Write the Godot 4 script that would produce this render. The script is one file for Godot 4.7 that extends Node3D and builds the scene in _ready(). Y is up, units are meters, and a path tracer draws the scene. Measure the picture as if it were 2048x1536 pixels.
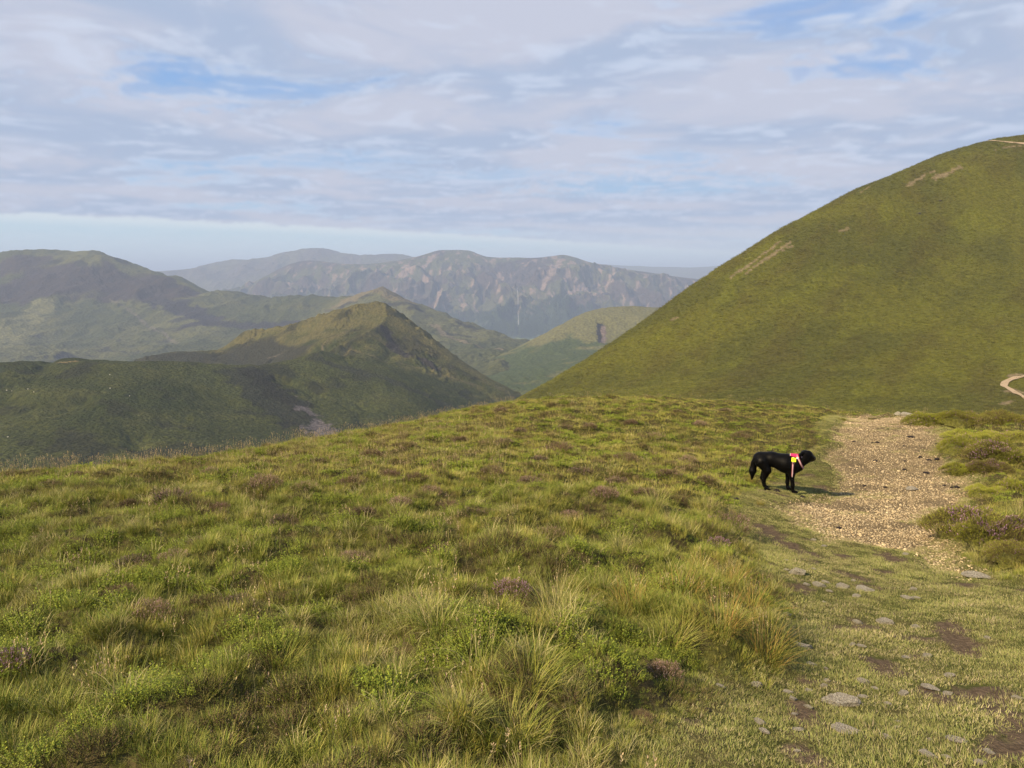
extends Node3D
# A grassy fell top in low morning sun: moorland and a gravel path with a black dog, hills and hazy mountains beyond.

const EYE := Vector3(0, 1.62, 0)
const TO_SUN := Vector3(-0.70, 0.60, 0.39)
const FOG := 0.000115

# ---------------------------------------------------------------- noise
func noise(s: int, f: float, oct := 4, kind := FastNoiseLite.TYPE_SIMPLEX_SMOOTH, fractal := FastNoiseLite.FRACTAL_FBM) -> FastNoiseLite:
	var n := FastNoiseLite.new()
	n.seed = s
	n.noise_type = kind
	n.frequency = f
	n.fractal_type = fractal
	n.fractal_octaves = oct
	return n

var n_a := noise(11, 1.0, 4)
var n_b := noise(23, 1.0, 3)
var n_c := noise(37, 1.0, 5)
var n_one := noise(53, 1.0, 1)
var n_ridge := noise(71, 1.0, 5, FastNoiseLite.TYPE_SIMPLEX_SMOOTH, FastNoiseLite.FRACTAL_RIDGED)

var n_cell := cells(83, 5.5)

func cells(s: int, f: float) -> FastNoiseLite:
	var n := noise(s, f, 1, FastNoiseLite.TYPE_CELLULAR, FastNoiseLite.FRACTAL_NONE)
	n.cellular_return_type = FastNoiseLite.RETURN_DISTANCE
	n.cellular_jitter = 1.0
	return n

func ss(a: float, b: float, x: float) -> float:
	return smoothstep(a, b, x)

# ---------------------------------------------------------------- thin-plate relief through surveyed points
class Relief:
	var px := PackedFloat64Array()
	var pz := PackedFloat64Array()
	var w := PackedFloat64Array()
	var n := 0
	var inv := 1.0
	func _init(p: Array) -> void:
		n = p.size() / 3
		var lo := Vector2(1e9, 1e9)
		var hi := -lo
		for i in n:
			var q := Vector2(p[3 * i], p[3 * i + 2])
			lo = lo.min(q)
			hi = hi.max(q)
		inv = 1.0 / maxf(hi.x - lo.x, hi.y - lo.y)
		for i in n:
			px.append(p[3 * i] * inv)
			pz.append(p[3 * i + 2] * inv)
		var m := n + 3
		var a := []
		for i in n:
			var row := PackedFloat64Array()
			for j in n:
				var r2 := (px[i] - px[j]) ** 2 + (pz[i] - pz[j]) ** 2 + 1e-12
				row.append(r2 * log(r2))
			row.append_array([1.0, px[i], pz[i], p[3 * i + 1]])
			a.append(row)
		for k in 3:
			var row := PackedFloat64Array()
			for j in n:
				row.append(1.0 if k == 0 else px[j] if k == 1 else pz[j])
			row.append_array([0.0, 0.0, 0.0, 0.0])
			a.append(row)
		for c in m:
			var best := c
			for r in range(c + 1, m):
				if absf(a[r][c]) > absf(a[best][c]):
					best = r
			var t = a[c]
			a[c] = a[best]
			a[best] = t
			var top: PackedFloat64Array = a[c]
			for r in range(c + 1, m):
				var row: PackedFloat64Array = a[r]
				var f := row[c] / top[c]
				if f != 0.0:
					for k in range(c, m + 1):
						row[k] -= f * top[k]
					a[r] = row
		w.resize(m)
		for i in range(m - 1, -1, -1):
			var s: float = a[i][m]
			for k in range(i + 1, m):
				s -= a[i][k] * w[k]
			w[i] = s / a[i][i]
	func h(x: float, z: float) -> float:
		x *= inv
		z *= inv
		var s := w[n] + w[n + 1] * x + w[n + 2] * z
		for i in n:
			var dx := x - px[i]
			var dz := z - pz[i]
			var r2 := dx * dx + dz * dz + 1e-12
			s += w[i] * r2 * log(r2)
		return s

# ---------------------------------------------------------------- objects
var taken := {}

func numbered(called: String) -> String:
	taken[called] = taken.get(called, -1) + 1
	return called if taken[called] == 0 else "%s_%03d" % [called, taken[called]]

func tag(o: Node, label := "", category := "", group := "", kind := "") -> Node:
	for k in [["label", label], ["category", category], ["group", group], ["kind", kind]]:
		if k[1]:
			o.set_meta(k[0], k[1])
	return o

func obj(called: String, mesh: Mesh, m: Material, parent: Node = self) -> MeshInstance3D:
	var o := MeshInstance3D.new()
	o.name = numbered(called) if parent == self else called
	o.mesh = mesh
	o.material_override = m
	parent.add_child(o, true)
	return o

func base(called: String, at := Vector3.ZERO, turn := 0.0) -> Node3D:
	var o := Node3D.new()
	o.name = numbered(called)
	add_child(o)
	o.position = at
	o.rotation.y = turn
	return o

func copy(o: Node3D, called := "") -> Node3D:
	var c: Node3D = o.duplicate()
	c.name = numbered(called if called else str(o.name).rstrip("0123456789").trim_suffix("_"))
	add_child(c)
	return c

func arr_mesh(v: PackedVector3Array, nn: PackedVector3Array, idx: PackedInt32Array, col := PackedColorArray()) -> ArrayMesh:
	var a := []
	a.resize(Mesh.ARRAY_MAX)
	a[Mesh.ARRAY_VERTEX] = v
	a[Mesh.ARRAY_NORMAL] = nn
	a[Mesh.ARRAY_INDEX] = idx
	if col.size():
		a[Mesh.ARRAY_COLOR] = col
	var m := ArrayMesh.new()
	m.add_surface_from_arrays(Mesh.PRIMITIVE_TRIANGLES, a)
	return m

# collects triangles of one mesh
class Tris:
	var v := PackedVector3Array()
	var n := PackedVector3Array()
	var c := PackedColorArray()
	var i := PackedInt32Array()
	func add(p: Vector3, nn: Vector3, col: Color) -> int:
		v.append(p)
		n.append(nn)
		c.append(col)
		return v.size() - 1
	func tri(a: int, b: int, d: int) -> void:
		i.append_array([a, b, d])
	func quad(a: Vector3, b: Vector3, d: Vector3, e: Vector3, col: Color) -> void:
		var nn := (d - a).cross(b - a).normalized()
		var k := add(a, nn, col)
		add(b, nn, col)
		add(d, nn, col)
		add(e, nn, col)
		i.append_array([k, k + 1, k + 2, k, k + 2, k + 3])
	# a curved tapering blade: root, heading, length, lean 0..1, droop, width
	func blade(root: Vector3, yaw: float, length: float, lean: float, droop: float, width: float, col: Color, segs := 3, twist := 0.0) -> void:
		var out := Vector3(cos(yaw), 0, sin(yaw))
		var side := Vector3(-sin(yaw + twist), 0, cos(yaw + twist))
		var p := root
		var ang := lean
		var step := length / segs
		var last := -1
		for k in segs + 1:
			var t := float(k) / segs
			var dir := Vector3.UP * cos(ang) + out * sin(ang)
			var nn := side.cross(dir).normalized()
			if k < segs:
				var hw := side * width * 0.5 * (1.0 - 0.75 * t * t)
				var a := add(p - hw, nn, col)
				add(p + hw, nn, col)
				if last >= 0:
					i.append_array([last, a, last + 1, last + 1, a, a + 1])
				last = a
			else:
				var a := add(p, nn, col)
				i.append_array([last, a, last + 1])
			p += dir * step
			ang += droop / segs
	# a small leaf: a folded diamond
	func leaf(p: Vector3, dir: Vector3, size: float, wide: float, col: Color) -> void:
		var side := dir.cross(Vector3(0.3, 0.9, 0.2)).normalized()
		var up := side.cross(dir).normalized()
		if up.y < 0:
			up = -up
			side = -side
		var a := add(p, up, col)
		add(p + dir * size * 0.55 + side * wide * 0.5 + up * wide * 0.12, (up - side * 0.3).normalized(), col)
		add(p + dir * size, up, col)
		add(p + dir * size * 0.55 - side * wide * 0.5 + up * wide * 0.12, (up + side * 0.3).normalized(), col)
		i.append_array([a, a + 2, a + 1, a, a + 3, a + 2])
	func mesh() -> ArrayMesh:
		var arr := []
		arr.resize(Mesh.ARRAY_MAX)
		arr[Mesh.ARRAY_VERTEX] = v
		arr[Mesh.ARRAY_NORMAL] = n
		arr[Mesh.ARRAY_COLOR] = c
		arr[Mesh.ARRAY_INDEX] = i
		var m := ArrayMesh.new()
		m.add_surface_from_arrays(Mesh.PRIMITIVE_TRIANGLES, arr)
		return m

# ---------------------------------------------------------------- materials
func grain(s: int, f: float, lo: float, hi: float, size := 1024, oct := 5) -> NoiseTexture2D:
	var t := NoiseTexture2D.new()
	t.width = size
	t.height = size
	t.seamless = true
	t.noise = noise(s, f, oct)
	t.normalize = true
	var g := Gradient.new()
	g.set_color(0, Color(lo, lo, lo))
	g.set_color(1, Color(hi, hi, hi))
	t.color_ramp = g
	return t

func tinted(rough := 0.9, light_through := 0.0, spec := 0.3) -> StandardMaterial3D:
	var m := StandardMaterial3D.new()
	m.vertex_color_use_as_albedo = true
	m.roughness = rough
	m.metallic_specular = spec
	m.cull_mode = BaseMaterial3D.CULL_DISABLED
	if light_through > 0:
		m.backlight_enabled = true
		m.backlight = Color(light_through, light_through, light_through * 0.6)
	return m

# land: vertex colour times a fine world-space grain, with relief of the sward
func land(tile: float, grain_tex: Texture2D, relief_tex: Texture2D, relief_cm: float) -> StandardMaterial3D:
	var m := StandardMaterial3D.new()
	m.vertex_color_use_as_albedo = true
	m.roughness = 1.0
	m.metallic_specular = 0.15
	m.albedo_texture = grain_tex
	m.uv1_triplanar = true
	m.uv1_world_triplanar = true
	m.uv1_scale = Vector3.ONE / tile
	if relief_cm > 0:
		m.heightmap_enabled = true
		m.heightmap_texture = relief_tex
		m.heightmap_scale = relief_cm
	return m

func plain(c: Color, rough := 0.8, spec := 0.4) -> StandardMaterial3D:
	var m := StandardMaterial3D.new()
	m.albedo_color = c.linear_to_srgb()
	m.roughness = rough
	m.metallic_specular = spec
	return m

# ---------------------------------------------------------------- sky: one cloud deck over thin blue air, made of noise in the deck's plane
var n_deck := noise(5, 0.55, 6)
var n_wisp := noise(8, 1.5, 6)
var n_fine := noise(9, 4.5, 6)
var n_warp := noise(13, 0.55, 3)
var n_gap := noise(19, 0.22, 3)
const SKY_W := 2816
const SKY_H := 1408
var sky_rows := []
# holes in the deck: centre in the deck's plane, radii, strength
const HOLES := [[-1.42, -3.72, 0.36, 0.30, 1.0], [-0.98, -3.85, 0.22, 0.14, 0.7], [1.45, -3.34, 0.22, 0.2, 0.9], [0.97, -2.72, 0.22, 0.16, 0.9], [1.35, -2.8, 0.12, 0.1, 0.7], [1.15, -6.85, 0.75, 0.55, 1.0], [1.9, -6.6, 0.4, 0.35, 0.7], [-1.25, -5.6, 0.4, 0.22, 0.7], [-0.25, -6.3, 0.6, 0.22, 0.6]]

func sky_row(r: int) -> void:
	var line := PackedByteArray()
	line.resize(SKY_W * 3)
	var polar := (r + 0.5) / SKY_H * PI
	var y := cos(polar)
	var s := sin(polar)
	for c in SKY_W:
		var col := Color(0.50, 0.60, 0.68)
		if y > 0.0:
			var az := (c + 0.5) / SKY_W * TAU
			var k := s / (y + 0.035)
			var q := Vector2(sin(az) * k, -cos(az) * k)
			var far := minf(1.0, 9.0 / (k + 0.01))
			var w1 := n_warp.get_noise_2d(q.x, q.y)
			var w2 := n_warp.get_noise_2d(q.x + 41.0, q.y - 17.0)
			var p := q + Vector2(w1, w2) * 0.35
			var deck := n_deck.get_noise_2d(p.x * 0.95 + 3.0, p.y * 1.0)
			var wisp := n_wisp.get_noise_2d(p.x * 0.95 + 7.0, p.y * 1.15)
			var fine := n_fine.get_noise_2d(p.x, p.y * 1.1) * far
			var gap := ss(0.34, 0.70, n_gap.get_noise_2d(q.x + 90.0, q.y + 33.0) + 0.25 * wisp)
			for hole in HOLES if absf(q.x) < 6.0 and q.y < -1.5 and q.y > -13.0 else []:
				if absf(p.x - hole[0]) > hole[2] * 2.6 or absf(p.y - hole[1]) > hole[3] * 2.6:
					continue
				var e := Vector2((p.x - hole[0]) / hole[2], (p.y - hole[1]) / hole[3])
				gap = maxf(gap, hole[4] * ss(1.6, 0.0, e.length() * 0.9 + 1.3 * wisp + 1.5 * fine))
			var cover := clampf(1.0 - gap * (0.9 + 0.9 * fine), 0.0, 1.0)
			# air behind the clouds, paler towards the horizon
			var low := pow(1.0 - y, 6.0)
			var air := Color(0.17, 0.36, 0.76).lerp(Color(0.50, 0.70, 0.86), clampf(low * 1.25, 0.0, 1.0))
			var grey := Color(0.43, 0.52, 0.70).lerp(Color(0.58, 0.61, 0.735), ss(-0.3, 0.35, deck + 0.15 * fine))
			var bright := ss(0.0, 0.6, wisp + 0.55 * fine - 0.35 * deck)
			var cloud := grey.lerp(Color(0.66, 0.74, 0.90), bright * 0.6)
			cloud = cloud.lerp(Color(0.70, 0.79, 0.94), 0.4 * ss(0.03, 0.35, gap) * ss(0.95, 0.3, gap))
			col = air.lerp(cloud, cover)
			# the deck ends along a straight front; beyond it the air is clear
			var edge := q.dot(Vector2(-0.6, -0.8)) - 10.1 + 0.3 * wisp + 0.3 * fine
			var beyond := ss(-0.14, 0.14, edge)
			if beyond > 0.0:
				var clear := Color(0.53, 0.73, 0.84).lerp(Color(0.66, 0.79, 0.87), ss(0.2, 0.7, 0.5 + wisp) * 0.4)
				clear = clear.lerp(Color(0.78, 0.86, 0.90), 0.9 * ss(1.6, 0.1, edge))
				col = col.lerp(clear, beyond)
			var haze := ss(0.075, 0.0, y)
			col = col.lerp(Color(0.74, 0.83, 0.89), haze * 0.8)
		var out := col.linear_to_srgb()
		line[c * 3] = int(clampf(out.r, 0, 1) * 255.0 + 0.5)
		line[c * 3 + 1] = int(clampf(out.g, 0, 1) * 255.0 + 0.5)
		line[c * 3 + 2] = int(clampf(out.b, 0, 1) * 255.0 + 0.5)
	sky_rows[r] = line

func parallel(f: Callable, count: int) -> void:
	var id := WorkerThreadPool.add_group_task(f, count, -1, true)
	WorkerThreadPool.wait_for_group_task_completion(id)

func make_sky() -> Sky:
	sky_rows.resize(SKY_H)
	parallel(sky_row, SKY_H / 2 + 1)
	var all := PackedByteArray()
	for r in SKY_H:
		all.append_array(sky_rows[mini(r, SKY_H / 2)])
	sky_rows.clear()
	var p := PanoramaSkyMaterial.new()
	p.panorama = ImageTexture.create_from_image(Image.create_from_data(SKY_W, SKY_H, false, Image.FORMAT_RGB8, all))
	var s := Sky.new()
	s.sky_material = p
	return s

func camera_and_light() -> void:
	var cam := Camera3D.new()
	cam.name = "camera"
	cam.fov = 53.13
	cam.near = 0.1
	cam.far = 120000.0
	add_child(cam)
	cam.position = EYE
	cam.rotation_degrees = Vector3(-8.26, 0, 0)
	cam.current = true
	var env := Environment.new()
	env.background_mode = Environment.BG_SKY
	env.sky = make_sky()
	env.tonemap_mode = Environment.TONE_MAPPER_LINEAR
	env.tonemap_exposure = 1.85
	env.background_energy_multiplier = 0.55
	env.fog_enabled = true
	env.fog_density = FOG
	env.fog_light_color = Color(0.76, 0.85, 1.0)
	env.sdfgi_enabled = true
	env.ssao_enabled = true
	env.ssil_enabled = true
	var we := WorldEnvironment.new()
	we.name = "environment"
	we.environment = env
	add_child(we)
	var sun := DirectionalLight3D.new()
	sun.name = "sun"
	sun.light_color = Color(1.0, 0.90, 0.74)
	sun.light_energy = 1.6
	sun.light_angular_distance = 0.6
	sun.shadow_enabled = true
	add_child(sun)
	sun.look_at_from_position(TO_SUN * 50.0, Vector3.ZERO)

# ---------------------------------------------------------------- hills
# each hill is a sheet of relief with rows of vertices that lie closer together near the path
class Hill:
	var rel: Relief
	var id := ""
	var az0 := 0.0
	var az1 := 0.0
	var d0 := 0.0
	var d1 := 0.0
	var cols := 0
	var rows := 0
	var vrow := []
	var crow := []
	var marks := []       # [polyline in x,z; half width; colour; raggedness; noise size]
	func place(r: int, c: int) -> Vector2:
		var d := d0 * pow(d1 / d0, float(r) / (rows - 1))
		return Vector2(lerpf(az0, az1, float(c) / (cols - 1)) * d, -d)

var knoll: PackedVector2Array
var hill: Hill
var hills := {}

func line_dist(p: Vector2, pts: PackedVector2Array) -> float:
	var best := 1e18
	for k in pts.size() - 1:
		var q := Geometry2D.get_closest_point_to_segment(p, pts[k], pts[k + 1])
		best = minf(best, p.distance_squared_to(q))
	return sqrt(best)

func hill_height(id: String, x: float, z: float) -> float:
	var h: float = hills[id].rel.h(x, z)
	match id:
		"A":
			h += 1.3 * n_a.get_noise_2d(x / 55.0, z / 55.0) + 0.4 * n_c.get_noise_2d(x / 7.0, z / 7.0)
		"B":
			h += 5.0 * n_a.get_noise_2d(x / 170.0, z / 170.0) + 1.6 * n_c.get_noise_2d(x / 32.0, z / 32.0)
			h -= 5.0 * ss(0.45, 0.9, n_ridge.get_noise_2d(x / 300.0 + 3.0, z / 300.0))
			# the knoll's crest and the spur that comes down from it towards the saddle
			h += 13.0 * exp(-line_dist(Vector2(x, z), knoll) / 26.0) - 4.0
			var crag := ss(0.12, 0.4, n_b.get_noise_2d(x / 130.0 + 20.0, z / 130.0)) * ss(900.0, 1050.0, -z)
			h += crag * 7.0 * n_c.get_noise_2d(x / 18.0 + 31.0, z / 18.0)
		"C":
			var g := n_ridge.get_noise_2d((x + 0.25 * z) / 700.0, (z - 0.25 * x) / 1500.0 + 5.0)
			h += 36.0 * (g - 0.2) + 10.0 * n_c.get_noise_2d(x / 160.0, z / 160.0)
			# outcrops break the slope into steps
			var crag := ss(0.1, 0.45, n_a.get_noise_2d(x / 420.0 + 9.0, z / 420.0)) 
			h += crag * 10.0 * n_c.get_noise_2d(x / 60.0 + 50.0, z / 60.0)
		"D":
			h += 7.0 * n_ridge.get_noise_2d(x / 260.0, z / 600.0) + 2.0 * n_c.get_noise_2d(x / 60.0, z / 60.0)
		"E":
			var t := clampf((6930.0 + z) / 520.0, 0.03, 1.0) * clampf((-z - 5000.0) / 400.0, 0.25, 1.0)
			var wx := x + 160.0 * n_b.get_noise_2d(x / 600.0, z / 600.0)
			h += t * (125.0 * (n_ridge.get_noise_2d(wx / 900.0 + 2.0, z / 1500.0) - 0.15) + 80.0 * (n_ridge.get_noise_2d(wx / 330.0, z / 1100.0 + 4.0) - 0.2))
			h += 16.0 * n_c.get_noise_2d(x / 130.0, z / 200.0) * clampf(t + 0.05, 0.0, 1.0)
		"G":
			var t := clampf((9400.0 + z) / 600.0, 0.1, 1.0)
			h += t * 90.0 * (n_ridge.get_noise_2d(x / 900.0 + 8.0, z / 1800.0) - 0.2) + 14.0 * n_c.get_noise_2d(x / 200.0, z / 300.0)
		"F":
			h += 12.0 * n_c.get_noise_2d(x / 500.0, z / 700.0)
	return h

# real-world base colours (linear)
const GRASS := Color(0.124, 0.126, 0.021)
const BRIGHT := Color(0.148, 0.160, 0.024)
const OLIVE := Color(0.094, 0.098, 0.020)
const HEATH := Color(0.082, 0.072, 0.024)
const SCREE := Color(0.215, 0.175, 0.105)

func hill_colour(id: String, p: Vector3, steep: float) -> Color:
	var x := p.x
	var z := p.z
	var big := n_a.get_noise_2d(x / 90.0, z / 90.0)
	var mid := n_c.get_noise_2d(x / 22.0, z / 22.0)
	var c: Color
	match id:
		"A":
			# bands of heath and grass follow the fall of the slope
			var run := n_c.get_noise_2d((x * 0.8 + z * 0.6) / 26.0, (z * 0.8 - x * 0.6) / 90.0 + 4.0)
			c = OLIVE.lerp(GRASS, ss(-0.35, 0.3, big + 0.5 * run))
			c = c.lerp(HEATH, 0.5 * ss(-0.1, 0.5, run + 0.5 * mid - 0.25 * big))
			c = c.lerp(BRIGHT, 0.45 * ss(0.1, 0.7, n_b.get_noise_2d((x * 0.8 + z * 0.6) / 30.0 + 7.0, (z * 0.8 - x * 0.6) / 70.0) + 0.6 * mid))
		"B":
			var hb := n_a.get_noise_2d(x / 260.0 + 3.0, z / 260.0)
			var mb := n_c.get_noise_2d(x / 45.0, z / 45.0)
			c = Color(0.050, 0.060, 0.018).lerp(Color(0.074, 0.084, 0.024), ss(-0.3, 0.35, hb + 0.4 * mb))  # heath green darkened to stand in for cloud shade on this ridge face
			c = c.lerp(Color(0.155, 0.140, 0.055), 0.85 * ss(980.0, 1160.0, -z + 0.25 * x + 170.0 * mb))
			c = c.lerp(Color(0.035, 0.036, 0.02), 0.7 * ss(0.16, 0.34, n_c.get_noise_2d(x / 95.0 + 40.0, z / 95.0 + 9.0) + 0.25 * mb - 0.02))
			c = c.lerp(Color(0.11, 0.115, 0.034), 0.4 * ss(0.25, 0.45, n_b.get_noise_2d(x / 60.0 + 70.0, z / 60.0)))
		"C":
			var hb := n_a.get_noise_2d(x / 700.0 + 3.0, z / 700.0 + 8.0)
			var mb := n_c.get_noise_2d(x / 150.0, z / 150.0)
			c = Color(0.085, 0.095, 0.036).lerp(Color(0.145, 0.148, 0.056), ss(-0.25, 0.3, hb + 0.4 * mb))
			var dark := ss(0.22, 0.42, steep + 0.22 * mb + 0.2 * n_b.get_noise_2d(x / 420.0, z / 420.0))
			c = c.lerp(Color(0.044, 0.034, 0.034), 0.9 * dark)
			c = c.lerp(Color(0.035, 0.032, 0.03), 0.8 * ss(0.15, 0.4, n_c.get_noise_2d(x / 210.0 + 15.0, z / 120.0)) * ss(-0.1, 0.2, hb))
		"D":
			var mb := n_c.get_noise_2d(x / 120.0, z / 120.0)
			var hb := n_a.get_noise_2d(x / 500.0 + 1.0, z / 500.0)
			c = Color(0.080, 0.108, 0.040).lerp(Color(0.19, 0.185, 0.075), ss(-0.15, 0.15, 0.5 * hb + 0.5 * mb + (p.y + 190.0) / 120.0))
		"E":
			var mb := n_c.get_noise_2d(x / 170.0, z / 330.0)
			var hb := n_a.get_noise_2d(x / 900.0 + 6.0, z / 900.0)
			c = Color(0.082, 0.060, 0.056).lerp(Color(0.105, 0.108, 0.045), ss(-0.2, 0.25, hb + 0.5 * mb - 0.6 * (steep - 0.3)))
			c = c.lerp(Color(0.32, 0.235, 0.195), 0.85 * ss(0.22, 0.36, n_c.get_noise_2d(x / 90.0 + 31.0, z / 260.0 + 3.0) + 0.2 * hb))
			c = c.lerp(Color(0.03, 0.03, 0.032), 0.7 * ss(0.24, 0.4, n_c.get_noise_2d(x / 120.0 + 91.0, z / 300.0)))
			c = c.lerp(Color(0.06, 0.085, 0.04), ss(5700.0, 5450.0, -z + 200.0 * mb))
		"G":
			c = Color(0.11, 0.095, 0.085).lerp(Color(0.13, 0.125, 0.075), ss(-0.3, 0.3, n_c.get_noise_2d(x / 500.0, z / 900.0)))
		"F":
			c = Color(0.13, 0.13, 0.07).lerp(Color(0.10, 0.09, 0.07), ss(-0.2, 0.2, n_c.get_noise_2d(x / 700.0, z / 700.0)))
	var h: Hill = hills[id]
	for m in h.marks:
		var box: Rect2 = m[5]
		if box.has_point(Vector2(x, z)):
			var d: float = line_dist(Vector2(x, z), m[0]) / m[1]
			d += m[3] * n_c.get_noise_2d(x / m[4] + 5.0, z / m[4])
			c = c.lerp(m[2], ss(1.0, 0.75, d))
	return c

func hill_row(r: int) -> void:
	var v := PackedVector3Array()
	v.resize(hill.cols)
	for c in hill.cols:
		var q := hill.place(r, c)
		v[c] = Vector3(q.x, hill_height(hill.id, q.x, q.y), q.y)
	hill.vrow[r] = v

func colour_row(r: int) -> void:
	var col := PackedColorArray()
	col.resize(hill.cols)
	var me: PackedVector3Array = hill.vrow[r]
	var a: PackedVector3Array = hill.vrow[maxi(r - 1, 0)]
	var b: PackedVector3Array = hill.vrow[mini(r + 1, hill.rows - 1)]
	for c in hill.cols:
		var n := (me[mini(c + 1, hill.cols - 1)] - me[maxi(c - 1, 0)]).cross(b[c] - a[c]).normalized()
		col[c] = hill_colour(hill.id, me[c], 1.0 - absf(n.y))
	hill.crow[r] = col

func grid_mesh(rows: int, cols: int, vrow: Array, crow: Array) -> ArrayMesh:
	var v := PackedVector3Array()
	var col := PackedColorArray()
	for r in rows:
		v.append_array(vrow[r])
		col.append_array(crow[r])
	var n := PackedVector3Array()
	n.resize(v.size())
	for r in rows:
		for c in cols:
			var du := v[r * cols + mini(c + 1, cols - 1)] - v[r * cols + maxi(c - 1, 0)]
			var dv := v[mini(r + 1, rows - 1) * cols + c] - v[maxi(r - 1, 0) * cols + c]
			n[r * cols + c] = du.cross(dv).normalized()
	var idx := PackedInt32Array()
	idx.resize((rows - 1) * (cols - 1) * 6)
	var k := 0
	for r in rows - 1:
		for c in cols - 1:
			var a := r * cols + c
			idx[k] = a
			idx[k + 1] = a + cols
			idx[k + 2] = a + 1
			idx[k + 3] = a + 1
			idx[k + 4] = a + cols
			idx[k + 5] = a + cols + 1
			k += 6
	return arr_mesh(v, n, idx, col)

func make_hill(id: String, called: String, label: String, pts: Array, span: Array, cols: int, rows: int, m: Material, marks := []) -> void:
	var h := Hill.new()
	h.id = id
	h.rel = Relief.new(pts)
	h.az0 = span[0]
	h.az1 = span[1]
	h.d0 = span[2]
	h.d1 = span[3]
	h.cols = cols
	h.rows = rows
	for mark in marks:
		var box := Rect2(mark[0][0], Vector2.ZERO)
		for q in mark[0]:
			box = box.expand(q)
		h.marks.append(mark + [box.grow(mark[1] * (1.0 + mark[3]))])
	h.vrow.resize(rows)
	h.crow.resize(rows)
	hills[id] = h
	hill = h
	parallel(hill_row, rows)
	parallel(colour_row, rows)
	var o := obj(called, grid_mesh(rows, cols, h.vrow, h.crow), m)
	tag(o, label, "", "", "structure")
	h.vrow.clear()
	h.crow.clear()

# a ribbon laid on a hill along a line of points
func ribbon(id: String, pts: PackedVector2Array, width: float, lift: float, col: Color) -> ArrayMesh:
	var curve := Curve2D.new()
	for k in pts.size():
		var t := (pts[mini(k + 1, pts.size() - 1)] - pts[maxi(k - 1, 0)]) / 6.0
		curve.add_point(pts[k], -t, t)
	var length := curve.get_baked_length()
	var steps := maxi(8, int(length / (width * 1.2)))
	var t := Tris.new()
	for k in steps + 1:
		var s := length * k / steps
		var p := curve.sample_baked(s)
		var f := (curve.sample_baked(minf(s + width, length)) - curve.sample_baked(maxf(s - width, 0.0))).normalized()
		var side := Vector2(-f.y, f.x) * width * 0.5 * (1.0 + 0.35 * n_one.get_noise_2d(s / width * 0.7, 3.0))
		for e in [-1, 1]:
			var q: Vector2 = p + side * e
			t.add(Vector3(q.x, hill_height(id, q.x, q.y) + lift, q.y), Vector3.UP, col)
		if k:
			var a := 2 * k - 2
			t.i.append_array([a, a + 2, a + 1, a + 1, a + 2, a + 3])
	return t.mesh()

# ---------------------------------------------------------------- the hilltop underfoot
const G_COLS := 560
const G_ROWS := 380
const G_D0 := 0.9
const G_D1 := 130.0
const G_AZ := 1.1
var near: Relief
var corridor: PackedVector2Array
var gravel_zone: PackedVector2Array
var bare: Array
var g_v := []
var g_c := []
var g_turf := []     # distance outside the short turf, per vertex
var g_stone := []    # distance outside the gravel

func outside(p: Vector2, poly: PackedVector2Array) -> float:
	var best := 1e18
	var n := poly.size()
	for k in n:
		best = minf(best, p.distance_squared_to(Geometry2D.get_closest_point_to_segment(p, poly[k], poly[(k + 1) % n])))
	return sqrt(best) * (-1.0 if Geometry2D.is_point_in_polygon(p, poly) else 1.0)

func bareness(p: Vector2) -> float:
	var b := 0.0
	for m in bare:
		var d: float = line_dist(p, m[0]) / m[1] + 0.8 * n_c.get_noise_2d(p.x * 4.0, p.y * 4.0)
		b = maxf(b, ss(1.05, 0.7, d))
	return maxf(b, ss(0.34, 0.46, n_c.get_noise_2d(p.x * 1.5 + 8.0, p.y * 1.5)))

func ground_row(r: int) -> void:
	var v := PackedVector3Array()
	var col := PackedColorArray()
	var tu := PackedFloat32Array()
	var st := PackedFloat32Array()
	var d := G_D0 * pow(G_D1 / G_D0, float(r) / (G_ROWS - 1))
	for c in G_COLS:
		var x := lerpf(-G_AZ, G_AZ, float(c) / (G_COLS - 1)) * d
		var p := Vector2(x, -d)
		var h := near.h(x, -d)
		var t := 9.0
		var s := 9.0
		if d < 40.0:
			var rag := Vector2(n_c.get_noise_2d(x * 1.6, d * 1.6), n_c.get_noise_2d(x * 1.6 + 60.0, d * 1.6)) * 0.16
			t = outside(p + rag, corridor)
			s = outside(p + rag * 1.3, gravel_zone) if t < 2.0 else 9.0
			var moor := ss(0.0, 0.35, t)
			h += moor * (0.10 * ss(13.0, 5.0, d) + 0.11 * n_b.get_noise_2d(x * 0.8, d * 0.8) + 0.10 * n_c.get_noise_2d(x * 1.7, d * 1.7))
			h += (1.0 - moor) * 0.016 * n_c.get_noise_2d(x * 2.5, d * 2.5)
			h -= 0.05 * ss(0.06, -0.06, s)
		v.append(Vector3(x, h, -d))
		tu.append(t)
		st.append(s)
		var k := n_c.get_noise_2d(x * 3.0, d * 3.0)
		var colour := Color(0.095, 0.098, 0.030).lerp(Color(0.105, 0.085, 0.042), ss(-0.2, 0.3, k))
		if t < 0.15:
			colour = Color(0.105, 0.115, 0.035).lerp(Color(0.15, 0.135, 0.055), ss(-0.2, 0.35, k))
			colour = colour.lerp(Color(0.165, 0.122, 0.085), bareness(p))
		if s < 0.0:
			colour = Color(0.31, 0.24, 0.145).lerp(Color(0.22, 0.17, 0.105), ss(-0.1, 0.4, k))
		col.append(colour)
	g_v[r] = v
	g_c[r] = col
	g_turf[r] = tu
	g_stone[r] = st

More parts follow.
